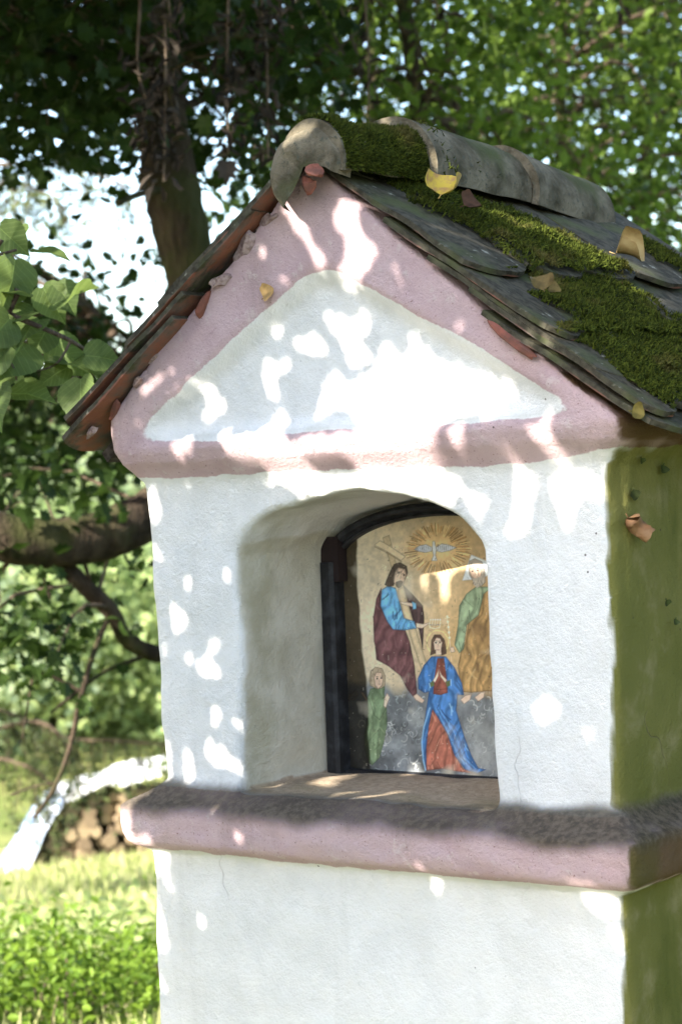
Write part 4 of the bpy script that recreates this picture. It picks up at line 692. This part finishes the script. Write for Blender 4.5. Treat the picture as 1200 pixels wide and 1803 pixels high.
# --- the tree before the shrine that dapples its front with shade
HOLES = [[(0.016,1.977),(0.032,1.987),(0.052,1.986),(0.062,1.964),(0.066,1.95),(0.081,1.927),(0.095,1.913),(0.092,1.895),(0.073,1.877),(0.056,1.861),(0.013,1.869),(0.02,1.89),(0.035,1.911),(0.033,1.932),(0.015,1.951)],
[(-0.05,1.941),(-0.031,1.948),(-0.022,1.925),(-0.007,1.91),(-0.003,1.897),(-0.01,1.891),(-0.024,1.897),(-0.038,1.918)],
[(-0.078,1.878),(-0.083,1.87),(-0.093,1.869),(-0.1,1.875),(-0.099,1.884),(-0.091,1.889),(-0.082,1.886)],
[(-0.114,1.862),(-0.119,1.856),(-0.128,1.855),(-0.134,1.86),(-0.134,1.867),(-0.127,1.871),(-0.118,1.868)],
[(0.027,1.875),(0.022,1.867),(0.01,1.866),(0,1.873),(0.001,1.882),(0.011,1.888),(0.023,1.884)],
[(-0.048,1.894),(-0.052,1.889),(-0.059,1.889),(-0.065,1.893),(-0.065,1.899),(-0.058,1.902),(-0.051,1.9)],
[(0.139,1.877),(0.133,1.871),(0.122,1.871),(0.113,1.876),(0.113,1.882),(0.123,1.886),(0.134,1.883)],
[(0.142,1.853),(0.138,1.847),(0.13,1.846),(0.124,1.851),(0.124,1.859),(0.131,1.863),(0.139,1.86)],
[(-0.049,1.845),(-0.016,1.837),(0.01,1.818),(0.028,1.842),(0.049,1.832),(0.044,1.806),(0.022,1.795),(0.046,1.772),(0.04,1.755),(0.012,1.748),(-0.004,1.762),(-0.003,1.784),(-0.024,1.807),(-0.039,1.826)],
[(-0.102,1.809),(-0.08,1.799),(-0.07,1.816),(-0.052,1.805),(-0.034,1.782),(-0.042,1.772),(-0.07,1.773),(-0.098,1.787)],
[(-0.169,1.761),(-0.148,1.78),(-0.134,1.758),(-0.14,1.714),(-0.154,1.708),(-0.164,1.738)],
[(-0.047,1.735),(-0.024,1.751),(0.005,1.727),(0.05,1.746),(0.062,1.779),(0.079,1.788),(0.104,1.759),(0.131,1.774),(0.157,1.772),(0.172,1.75),(0.217,1.734),(0.266,1.722),(0.289,1.696),(0.286,1.676),(0.254,1.665),(0.213,1.655),(0.191,1.635),(0.169,1.603),(0.148,1.597),(0.042,1.606),(0.039,1.643),(0.014,1.683),(-0.025,1.685),(-0.059,1.67),(-0.076,1.675),(-0.057,1.7)],
[(0.201,1.626),(0.225,1.649),(0.238,1.637),(0.229,1.608),(0.21,1.601)],
[(-0.28,1.704),(-0.243,1.72),(-0.24,1.697),(-0.273,1.679),(-0.302,1.681)],
[(-0.38,1.696),(-0.29,1.743),(-0.279,1.732),(-0.335,1.712),(-0.374,1.691)],
[(-0.202,1.684),(-0.204,1.68),(-0.211,1.68),(-0.215,1.683),(-0.215,1.688),(-0.21,1.69),(-0.204,1.689)],
[(-0.163,1.675),(-0.167,1.671),(-0.176,1.671),(-0.183,1.674),(-0.183,1.679),(-0.176,1.681),(-0.167,1.68)],
[(-0.169,1.649),(-0.132,1.698),(-0.108,1.668),(-0.115,1.637),(-0.056,1.626),(-0.051,1.608),(-0.137,1.6),(-0.233,1.613),(-0.227,1.638),(-0.193,1.654)],
[(-0.072,1.639),(0.001,1.643),(0.044,1.638),(0.048,1.605),(-0.046,1.607)],
[(0.336,1.635),(0.379,1.637),(0.391,1.601),(0.377,1.591),(0.353,1.599)],
[(0.306,1.605),(0.3,1.6),(0.286,1.599),(0.276,1.604),(0.276,1.609),(0.287,1.612),(0.3,1.61)],
[(-0.212,1.594),(0.076,1.595),(0.181,1.591),(0.198,1.567),(0.179,1.549),(0.167,1.529),(0.116,1.552),(0.053,1.561),(-0.035,1.559),(-0.08,1.553),(-0.113,1.572),(-0.159,1.578),(-0.183,1.583)],
[(0.195,1.56),(0.23,1.559),(0.243,1.54),(0.225,1.532),(0.23,1.505),(0.213,1.526),(0.203,1.539)],
[(0.28,1.587),(0.303,1.588),(0.305,1.563),(0.314,1.53),(0.296,1.489),(0.27,1.489),(0.266,1.51),(0.284,1.535)],
[(0.349,1.58),(0.407,1.584),(0.441,1.567),(0.44,1.546),(0.395,1.544),(0.377,1.5),(0.362,1.504),(0.357,1.535),(0.342,1.562)],
[(-0.448,1.58),(-0.422,1.579),(-0.409,1.539),(-0.43,1.519),(-0.448,1.539)],
[(-0.354,1.51),(-0.358,1.503),(-0.365,1.501),(-0.371,1.506),(-0.371,1.514),(-0.364,1.519),(-0.357,1.517)],
[(-0.341,1.594),(-0.345,1.584),(-0.355,1.581),(-0.362,1.589),(-0.362,1.6),(-0.353,1.607),(-0.344,1.604)],
[(-0.453,1.493),(-0.427,1.495),(-0.411,1.464),(-0.428,1.458)],
[(-0.405,1.403),(-0.389,1.393),(-0.38,1.36),(-0.39,1.342),(-0.405,1.351)],
[(-0.353,1.3),(-0.331,1.316),(-0.3,1.285),(-0.294,1.273),(-0.348,1.275)],
[(-0.28,1.333),(-0.286,1.325),(-0.296,1.322),(-0.304,1.328),(-0.303,1.338),(-0.295,1.344),(-0.285,1.342)],
[(-0.432,1.351),(-0.415,1.334),(-0.423,1.311)],
[(-0.33,1.147),(-0.308,1.166),(-0.289,1.148),(-0.256,1.131),(-0.26,1.111),(-0.299,1.123),(-0.325,1.128)],
[(-0.389,1.165),(-0.369,1.145),(-0.376,1.109),(-0.389,1.114)],
[(-0.433,1.185),(-0.415,1.162),(-0.419,1.091),(-0.435,1.087)],
[(0.301,1.352),(0.299,1.346),(0.293,1.345),(0.288,1.349),(0.288,1.355),(0.293,1.359),(0.299,1.358)],
[(0.353,1.238),(0.343,1.218),(0.321,1.213),(0.305,1.226),(0.306,1.247),(0.323,1.261),(0.345,1.257)],
[(-0.478,1.073),(-0.43,1.08),(-0.445,0.994),(-0.481,0.996)],
[(-0.479,0.987),(-0.405,0.992),(-0.406,0.926),(-0.391,0.906),(-0.411,0.905),(-0.422,0.932),(-0.451,0.935),(-0.448,0.899),(-0.429,0.886),(-0.416,0.84),(-0.408,0.81),(-0.434,0.798),(-0.454,0.825),(-0.461,0.812),(-0.494,0.803)],
[(-0.488,0.756),(-0.469,0.787),(-0.45,0.794),(-0.451,0.77),(-0.426,0.758),(-0.415,0.721),(-0.43,0.734),(-0.452,0.755),(-0.476,0.738)],
[(0.387,0.981),(0.454,0.978),(0.453,0.946),(0.418,0.938),(0.395,0.954)],
[(0.435,0.93),(0.456,0.931),(0.454,0.891),(0.437,0.896)],
[(-0.123,1.569),(-0.11,1.578),(-0.109,1.512),(-0.119,1.526)],
[(-0.085,1.577),(-0.067,1.582),(-0.068,1.508),(-0.084,1.51)],
[(-0.167,1.245),(-0.138,1.251),(-0.128,1.207),(-0.185,1.21)],
[(-0.24,1.154),(-0.282,1.204),(-0.261,1.225),(-0.197,1.164),(-0.162,1.12)],
[(-0.09,1.079),(-0.128,1.139),(-0.112,1.143),(-0.084,1.103)],
[(-0.044,1.075),(-0.054,1.149),(-0.038,1.152),(-0.015,1.089)],
[(0.184,1.073),(0.194,1.104),(0.237,1.079)],
[(-0.032,2.089),(0.023,2.084),(0.046,2.072),(0.021,2.056),(-0.002,2.046),(-0.016,2.03),(-0.03,2.05)],
[(0.028,2.163),(0.038,2.173),(0.068,2.185),(0.084,2.208),(0.133,2.188),(0.176,2.134),(0.159,2.113),(0.163,2.09),(0.13,2.095),(0.108,2.087),(0.07,2.11)],
[(0.144,2.127),(0.169,2.123),(0.196,2.107),(0.247,2.043),(0.236,2.034),(0.191,2.063)],
[(0.118,2.001),(0.114,2.022),(0.13,2.008),(0.139,1.984)],
[(-0.024,2.191),(-0.03,2.223),(-0.042,2.256),(-0.053,2.271),(-0.055,2.227),(-0.048,2.205),(-0.04,2.218)],
[(-0.103,2.372),(-0.111,2.392),(-0.117,2.386),(-0.117,2.35),(-0.11,2.346),(-0.106,2.36)],
[(0.001,2.136),(-0.026,2.187),(-0.033,2.193),(-0.019,2.154),(-0.002,2.134)],
[(-0.405,1.731),(-0.321,1.764),(-0.31,1.754),(-0.393,1.713)],
[(-0.499,1.674),(-0.486,1.683),(-0.48,1.67),(-0.493,1.663)],
[(-0.288,1.866),(-0.272,1.874),(-0.269,1.86),(-0.284,1.852)],
[(-0.077,1.996),(-0.054,1.998),(-0.06,1.981),(-0.095,1.972)]]
ST = thing('shade_linden_tree', 'linden standing before the shrine whose leaves dapple the white front', 'tree'); sb = np.array([-2.1, -2.6, -.1])
limb('trunk', [sb, sb + (.05, 0, 1.5), sb + (.1, .1, 2.8), sb + (.1, .2, 4.5)], .11, .06, BARK, ST, 24, 14, 91)
gx0, gx1, gz0, gz1, gs = -.62, .62, .45, 2.62, .006; GX = np.arange(gx0, gx1, gs); GZ = np.arange(gz0, gz1, gs); AX, AZ = np.meshgrid(GX, GZ, indexing='ij'); dist = np.full(AX.shape, 9.)
for hpoly in HOLES:
    p = np.array(hpoly); q = np.roll(p, -1, 0); ins = np.zeros(AX.shape, bool); d = np.full(AX.shape, 9.)
    for (ax, ay), (bx, by) in zip(p, q):
        ex_, ey_ = bx - ax, by - ay; t = np.clip(((AX - ax) * ex_ + (AZ - ay) * ey_) / (ex_ ** 2 + ey_ ** 2 + 1e-12), 0, 1); d = np.minimum(d, np.hypot(AX - ax - t * ex_, AZ - ay - t * ey_)); ins ^= ((ay > AZ) != (by > AZ)) & (AX < (bx - ax) * (AZ - ay) / (by - ay + 1e-12) + ax)
    dist = np.minimum(dist, np.where(ins, -d, d))
r_ = np.random.default_rng(92)
for _ in range(95):   # pinholes between the leaves
    hx, hz_ = (r_.uniform(-.48, .47), r_.uniform(1.5, 2.0)) if r_.random() < .65 else (r_.uniform(-.46, -.25) if r_.random() < .7 else r_.uniform(-.25, .45), r_.uniform(.75, 1.55))
    if abs(hx) < .27 and 1.08 < hz_ < 1.575: continue
    dist = np.minimum(dist, np.hypot(AX - hx, (AZ - hz_) * r_.uniform(.6, 1)) - r_.uniform(.006, .012))
need = dist > .004; cov = np.zeros(AX.shape, np.int8); SP, SR = [], []
for lay in range(3):
    miss = np.argwhere(need & (cov <= lay)); guard = 0
    while len(miss) and guard < 4000:
        i, j = miss[r_.integers(len(miss))]; guard += 1
        if cov[i, j] > lay: 
            if guard % 40 == 0: miss = np.argwhere(need & (cov <= lay))
            continue
        R = float(np.clip(dist[i, j] + .003, .009, .046)); cx, cz = GX[i], GZ[j]; SP.append((cx, cz)); SR.append(R); w = int(R / gs) + 1; a0, a1, b0, b1 = max(0, i - w), i + w + 1, max(0, j - w), j + w + 1
        cov[a0:a1, b0:b1] += (np.hypot(AX[a0:a1, b0:b1] - cx, AZ[a0:a1, b0:b1] - cz) < R * .80).astype(np.int8)
        if guard % 40 == 0: miss = np.argwhere(need & (cov <= lay))
SP = np.array(SP); SR = np.array(SR); n = len(SP); tdist = r_.uniform(1.35, 2.3, n) + .5 * np.clip((SP[:, 0] - 0) / .5, 0, 1); base = np.column_stack([SP[:, 0], np.zeros(n), SP[:, 1]]); Nn = unit(SUN[None] + r_.normal(size=(n, 3)) * .22); Tn = r_.normal(size=(n, 3)) * .7 + np.array([.2, 0, -1.]); Tn = unit(Tn - Nn * (Tn * Nn).sum(1, keepdims=True)); SL = SR * 2.05
P = base + SUN * tdist[:, None] - Tn * SL[:, None] * .47
oc = np.column_stack([r_.uniform(-2.9, -.95, 60), r_.uniform(-2.6, -1.6, 60), r_.uniform(2.6, 4.2, 60)]); ob2 = np.column_stack([r_.uniform(-2.0, .9, 50), r_.uniform(-2.6, -1.2, 50), r_.uniform(3.35, 4.4, 50)]); op = cluster_leaves(oc, 22, .16, 93)
tt = op[:, 1] / SUN[1]; pr = op - SUN * tt[:, None]; op = op[~((np.abs(pr[:, 0]) < .66) & (pr[:, 2] > .3) & (pr[:, 2] < 2.6))]
me = leaves('crown', np.vstack([P, op]), np.concatenate([SL, np.full(len(op), .08)]), LINDEN, N=np.vstack([Nn, unit(r_.normal(size=op.shape) + [0, 0, 1])]), T=np.vstack([Tn, r_.normal(size=op.shape) + [0, 0, -1]]), seed=94)
obj('crown', me, leaf_mat('shade_linden_leaf', (.03, .05, .02), (.07, .10, .045), .12), ST)
print('shade leaves', n, 'uncovered', (need & (cov == 0)).sum() / need.sum())
wc = [SUN * 2.1 + np.array([x_, 0, z_]) for x_, z_ in ((-.55, 2.45), (-.55, 1.9), (-.58, 1.2))]
obj('branches', tubes('branches', [(curve_pts([sb + (.08, .08, 2.4), sb + (.5, .4, 2.9), wc[0]], 12), np.linspace(.03, .012, 12), 7, .05, 1), (curve_pts([sb + (.06, .03, 1.9), sb + (.5, .5, 2.2), wc[1]], 12), np.linspace(.03, .012, 12), 7, .05, 2), (curve_pts([sb + (.05, 0, 1.5), sb + (.5, .5, 1.7), wc[2]], 12), np.linspace(.025, .01, 12), 7, .05, 3)]), BARK, ST)
# ------------------------------------------------------------------ covered log pile
D0 = 18.; RV = np.array([.79, .613, 0.]); FV = np.array([-.613, .79, 0.])
def on_ground(px, d): q = at(px, 1400, d); q[2] = ground_z(q[0], q[1]); return q
pb = on_ground(175, D0); LPZ = pb[2]
m = M('split_wood', .9, .1); n1 = m.noise(25, 4); oi = m.add('ShaderNodeObjectInfo').outputs['Random']; m.color(m.mix(oi, m.mix(n1, (.26, .19, .11), (.42, .33, .21)), m.mix(n1, (.08, .055, .035), (.2, .15, .10)))); WOOD = m.m
LP = thing('log_pile', 'stack of cut firewood logs under a tarpaulin at the foot of the slope', 'log pile', None, tuple(pb))
def log_mesh(seed):
    r = np.random.default_rng(seed); k = 9; th = np.linspace(0, 6.283, k, endpoint=False); rr = 1 + .12 * r.normal(size=k); ring = np.column_stack([rr * np.cos(th), np.zeros(k), rr * np.sin(th)]); V = np.vstack([ring * .93 + [0, -.5, 0], ring + [0, -.47, 0], ring + [0, .5, 0], [[0, -.5, 0]], [[0, .5, 0]]])
    F4 = [(a * k + j, a * k + (j + 1) % k, (a + 1) * k + (j + 1) % k, (a + 1) * k + j) for a in (0, 1) for j in range(k)]; F3_ = [(3 * k, (j + 1) % k, j) for j in range(k)] + [(3 * k + 1, 2 * k + j, 2 * k + (j + 1) % k) for j in range(k)]
    me = mesh_np('log', V, [np.array(F4), np.array(F3_)]); me.materials.append(WOOD); return me
LG = [log_mesh(400 + k) for k in range(5)]; yaw = math.atan2(RV[1], RV[0]); r_ = np.random.default_rng(410)
row = 0; z_ = .05
while z_ < .74:
    x_ = -.55 + (row % 2) * .05 + max(0, z_ - .2) * .35
    while x_ < 1.75:
        R = r_.uniform(.038, .062); o = obj('log', LG[r_.integers(5)], None, LP); o.location = (x_ * RV[0] + FV[0] * r_.uniform(-.05, .05), x_ * RV[1] + FV[1] * r_.uniform(-.05, .05), z_ + r_.uniform(-.008, .008)); o.rotation_euler = (0, r_.uniform(0, 6), yaw + r_.uniform(-.05, .05)); o.scale = (R, .45, R); x_ += R * 1.06 + .052
    z_ += .088; row += 1
nu, nv = 70, 40; uu, vv = np.meshgrid(np.linspace(-1.35, 1.9, nu), np.linspace(-.31, .31, nv), indexing='ij')
drop = np.clip(-.32 - uu, 0, 2); xx = np.where(uu < -.32, -.32 - drop * .62, uu); zz = np.where(uu < -.32, .80 - .12 * drop - .78 * np.clip(drop, 0, 1.05), .80 + .16 * np.clip((uu + .3), 0, 2) * .7)
q3 = np.column_stack([uu.ravel(), vv.ravel(), np.zeros(uu.size)]); wr = .05 * fbm(q3, .28, 420, 3).reshape(uu.shape) * (uu > -.4) + .085 * np.sin(vv * 24 + 2 * fbm(q3, .5, 425, 2).reshape(uu.shape)) * np.clip((drop) / .15, 0, 1)
edge_ = np.clip((np.abs(vv) - .24) / .07, 0, 1); zz = zz - .07 * edge_ * (uu > -.4) + wr * np.where(uu > -.35, 1, .25); xx = xx - wr * np.clip(drop / .15, 0, 1)
Vt = xx.ravel()[:, None] * RV + vv.ravel()[:, None] * FV; Vt[:, 2] += zz.ravel(); ii = (np.arange(nu - 1)[:, None] * nv + np.arange(nv - 1)[None]).ravel(); me = smooth(mesh_np('tarpaulin', Vt, np.stack([ii, ii + nv, ii + nv + 1, ii + 1], 1)))
fattr(me, 'fold', (np.clip(drop / .1, 0, 1)).ravel()); m = M('tarpaulin', .35, .5); m.color(m.mix(m.attr('fold'), (.62, .62, .61), m.mix(m.rng(m.noise(6, 3, .6, (3, 3, .6)), .42, .58), (.06, .10, .19), (.22, .28, .37)))); 
o = obj('tarpaulin', me, m.m); o.location = tuple(pb); o.rotation_euler[2] = LP.rotation_euler[2] = .30; tag(o, 'crumpled white and blue tarpaulin draped over the firewood stack', 'tarpaulin')

# ------------------------------------------------------------------ meadow growth
m = M('grass_blade', .7, .2); tr = m.add('ShaderNodeBsdfTranslucent'); c = m.mix(m.attr('rnd'), (.20, .26, .06), (.52, .50, .25)); m.color(c); m.ln(c, tr.inputs[0]); mx = m.add('ShaderNodeMixShader'); mx.inputs[0].default_value = .35; m.ln(m.b.outputs[0], mx.inputs[1]); m.ln(tr.outputs[0], mx.inputs[2]); m.ln(mx.outputs[0], m.out.inputs[0])
r_ = np.random.default_rng(500); n = 90000; d = 5.5 + 13.5 * r_.random(n) ** .8; px = np.where(r_.random(n) < .5, r_.uniform(-260, 420, n), r_.uniform(-1500, 600, n)); P = CAM + (CD + CR * ((px - 600) / FPX)[:, None]) * d[:, None]; P[:, 2] = ground_z(P[:, 0], P[:, 1]) - .01
T = unit(r_.normal(size=(n, 3)) * .35 + np.array([0, 0, 1.])); N = unit(np.cross(T, r_.normal(size=(n, 3)))); S = r_.uniform(.08, .24, n) * (1 + .6 * (fbm(P, 1.5, 501, 2)))
tag(obj('grass', leaves('grass', P, S, (np.array([(-.04, 0, 0), (.04, 0, 0), (.03, .6, .06), (0, 1, .25)]), np.array([(0, 1, 2), (0, 2, 3)])), N=N, T=T, seed=502), m.m), 'sunlit pale meadow grass on the slope behind the shrine', 'grass', kind='stuff')
def bramble(name, label, pxr, dr, hr, n, per, seed, size, mat, group=None):
    t = thing(name, label, 'bush', group); r_ = np.random.default_rng(seed); px = r_.uniform(*pxr, n); d = r_.uniform(*dr, n); P = CAM + (CD + CR * ((px - 600) / FPX)[:, None]) * d[:, None]; gz_ = ground_z(P[:, 0], P[:, 1]); P[:, 2] = gz_ + r_.uniform(*hr, n); b = P.copy(); b[:, 2] = gz_ - .03; b[:, :2] += r_.normal(size=(n, 2)) * .1
    o = obj('stems', tubes('stems', [(curve_pts([a, (a + c_) / 2 + r_.normal(size=3) * .05, c_], 5), .004, 4, 0, 0, False) for a, c_ in zip(b[::2], P[::2])]), TWIG, t); o['kind'] = 'stuff'; Q = cluster_leaves(P, per, .085, seed + 1); obj('foliage', leaves('foliage', Q, r_.uniform(size * .6, size * 1.2, len(Q)), OVAL, up=.7, hang=.1, seed=seed + 2), mat, t)
bramble('bramble_bush', 'low sunlit bramble thicket in front of the meadow slope', (-1000, 330), (6.6, 8.0), (.05, .42), 720, 22, 510, .042, LEAF_G)
bramble('nettle_patch', 'loose tall nettles growing between bramble and log pile', (-900, 330), (8.2, 11.0), (.05, .35), 270, 16, 520, .06, LF[1])
bramble('dogwood_bush', 'dense bush at the edge of the log pile behind the ledge', (300, 520), (15.5, 17), (.1, 1.35), 120, 22, 530, .10, LF[0])

# ------------------------------------------------------------------ withered vines hanging from the tree
WITH = leaf_mat('withered_leaf', (.010, .008, .006), (.055, .042, .032), .1, .8, (1, .8, .6)); CURL = (np.array([(0, 0, 0), (.09, .2, .12), (.13, .5, .22), (.20, .8, .1), (.05, 1, -.08), (-.05, .85, .14), (-.15, .5, .2), (-.08, .2, .1), (0, .5, -.04)]), np.array([(8, k, (k + 1) % 8) for k in range(8)]))
vines = [(300, -30, 72, 6.0, 26, .05, 'short withered vine clump high beside the leaning trunk'), (288, 60, 335, 6.0, 120, .055, 'long withered vine hanging down the face of the leaning trunk'), (250, 110, 250, 6.1, 60, .05, 'withered vine on the outer edge of the leaning trunk'), (402, 60, 285, 6.2, 95, .055, 'withered vine ending in one broad dead leaf'), (438, -30, 130, 6.3, 70, .055, 'ragged dark vine tangle high between trunk and ridge'), (472, 90, 300, 6.3, 70, .05, 'withered vine dangling just short of the ridge plug'), (485, -40, 52, 5.8, 28, .055, 'pale sunlit withered vine tuft'), (648, -30, 215, 6.6, 52, .05, 'thin withered vine above the second ridge tile'), (770, -40, 48, 6.6, 16, .05, 'short withered vine tip over the middle of the ridge'), (1102, -50, 38, 6.6, 12, .06, 'small withered vine tip above the far eave'), (180, -60, 95, 6.5, 30, .05, 'sparse withered vine in the maple crown')]
for k, (px, y0, y1, d, n, sz, lb) in enumerate(vines):
    t = thing('withered_vine', lb, 'vine', 'withered vines hanging from the trees'); r_ = np.random.default_rng(600 + k); p = curve_pts([at(px + r_.normal() * 14, y0 - 500, d + .5), at(px + r_.normal() * 8, y0 - 150, d + .1), at(px + r_.normal() * 6, y0, d), at(px + r_.normal() * 8, (y0 + y1) / 2, d), at(px, y1 - 15, d)], 40); obj('stem', tubes('stem', [(p, np.linspace(.006, .003, 40), 5, .1, k)]), TWIG, t)
    u = 16 + (len(p) - 17) * r_.random(n); i = u.astype(int); Q = p[i] + (p[np.minimum(i + 1, 39)] - p[i]) * (u - i)[:, None] + r_.normal(size=(n, 3)) * np.array([.022, .022, .02]); obj('dead_leaves', leaves('dead_leaves', Q, sz * r_.uniform(.4, 1.15, n) ** 1.3, CURL, N=unit(r_.normal(size=(n, 3)) - .6 * CD), T=unit(r_.normal(size=(n, 3)) * .75 + np.array([0, 0, -1.])), seed=620 + k), WITH, t)
    if k == 3: obj('broad_leaf', leaves('broad_leaf', np.array([at(398, 283, 6.2)]), .075, MAPLE, N=-CD[None] + .2, T=np.array([[-.1, 0, -1.]]), seed=9), WITH, t)

# ------------------------------------------------------------------ fallen leaves
def dead_leaf(p, n_, t_, size, curl, col, label, seed, col2=None):
    nu, nv = 13, 9; V = []; r = np.random.default_rng(seed); ph = r.uniform(0, 6)
    for i in range(nu):
        for j in range(nv):
            u = i / (nu - 1); v = (j / (nv - 1) - .5) * 2; w = .48 * math.sin(math.pi * u ** .75) ** .7 * (1 + .10 * math.sin(9 * u + ph)) + .004; a = v * w * (1 + curl * 1.5); rad = 1 / (1 + curl * 3)
            X = v * w if curl < .05 else math.sin(a * 2.2 * curl) / (2.2 * curl); Z = 0 if curl < .05 else (1 - math.cos(a * 2.2 * curl)) / (2.2 * curl); V.append((X, u, Z + .16 * curl * math.sin(3 * u + ph) + .03 * math.sin(12 * u) * abs(v)))
    size *= .72; V = np.array(V) * size; ii = (np.arange(nu - 1)[:, None] * nv + np.arange(nv - 1)[None]).ravel(); F = np.stack([ii, ii + nv, ii + nv + 1, ii + 1], 1); s, f4, f3 = tube(np.array([(0, -.22, .05), (0, -.08, .02), (0, .02, 0)]) * size, .0009, 5); V2, FF = join([(V, F, np.zeros((0, 3), int)), (s, f4, f3)])
    N = unit(np.array(n_, float)); T = np.array(t_, float); T = unit(T - N * (T @ N)); Bv = np.cross(T, N); V2 = V2 @ np.stack([Bv, T, N]); V2 -= V2[:len(V)].mean(0); low_ = (V2 @ N).min(); V2 -= N * low_
    m = M('dead_leaf', .7, .2); nn = m.noise(60, 4); m.color(m.mix(m.rng(nn, .4, .65), col, col2 or tuple(np.array(col) * .55))); m.bump(nn, .5, .003); o = obj('fallen_leaf', smooth(mesh_np('fallen_leaf', V2, FF)), m.m); o.location = tuple(p); tag(o, label, 'leaf', 'fallen leaves on the shrine'); return o
RN = np.array([.8, 0, 1.]); RK = lambda h: 2.047 + h * math.hypot(.8, 1)
dead_leaf(hit(786, 330, RN, RK(.075)), (.3, -.7, .6), CU + .2 * CR, .062, .8, (.50, .36, .05), 'bright yellow curled leaf standing in the moss below the ridge', 1, (.35, .2, .08))
dead_leaf(hit(830, 362, RN, RK(.072)), (.5, -.5, .6), CU * .6 + CR, .04, .6, (.075, .036, .02), 'dark red-brown leaf beside the yellow one under the ridge', 2)
dead_leaf(hit(1108, 455, RN, RK(.07)), (.4, -.4, .7), CR - .4 * CU, .066, .95, (.36, .26, .11), 'large tan rolled leaf lying near the far end of the roof', 3, (.3, .2, .08))
dead_leaf(hit(952, 500, RN, RK(.078)), (.4, -.6, .6), CU - .2 * CR, .036, .7, (.13, .09, .03), 'olive brown leaf stuck in the moss halfway down the roof', 4)
dead_leaf(hit(975, 512, RN, RK(.076)), (.5, -.4, .7), CR, .026, .5, (.18, .12, .035), 'small ochre leaf in the moss beside the olive brown one', 5)
dead_leaf(hit(1122, 728, (1, 0, 0), .53), (.6, -.6, .4), CR - .2 * CU, .026, .6, (.17, .13, .03), 'yellowish leaf caught under the eave tile at the shrine corner', 6)
q = hit(1112, 932, (1, 0, 0), .452); dead_leaf(q, (1, -.3, .1), np.array([0, .7, -.75]), .058, 1.5, (.26, .15, .075), 'curled brown leaf clinging to the green flank of the shrine', 7, (.22, .11, .05))
dead_leaf(hit(474, 516, (0, 1, 0), -.042), (-.2, -1, .2), np.array([.8, 0, .55]), .032, .5, (.44, .27, .10), 'tiny dry leaf stuck to the pink gable', 8)
dead_leaf(hit(1115, 872, (1, 0, 0), .455), (1, -.2, 0), np.array([0, .2, -1]), .022, .3, (.06, .07, .02), 'dark scrap of moss on the green flank', 9)
for k, (px, py, s) in enumerate([(1128, 812, .012), (1165, 826, .018), (1172, 1062, .014), (1187, 1095, .013)]): dead_leaf(hit(px, py, (1, 0, 0), .456), (1, -.2, 0), np.array([0, .3 * (-1) ** k, -1]), s, .5, (.045, .06, .015), ['small moss tuft just under the pink band on the flank', 'trailing moss thread under the pink band on the flank', 'upper of two dark moss scraps on the green flank', 'lower of two dark moss scraps on the green flank'][k], 20 + k)
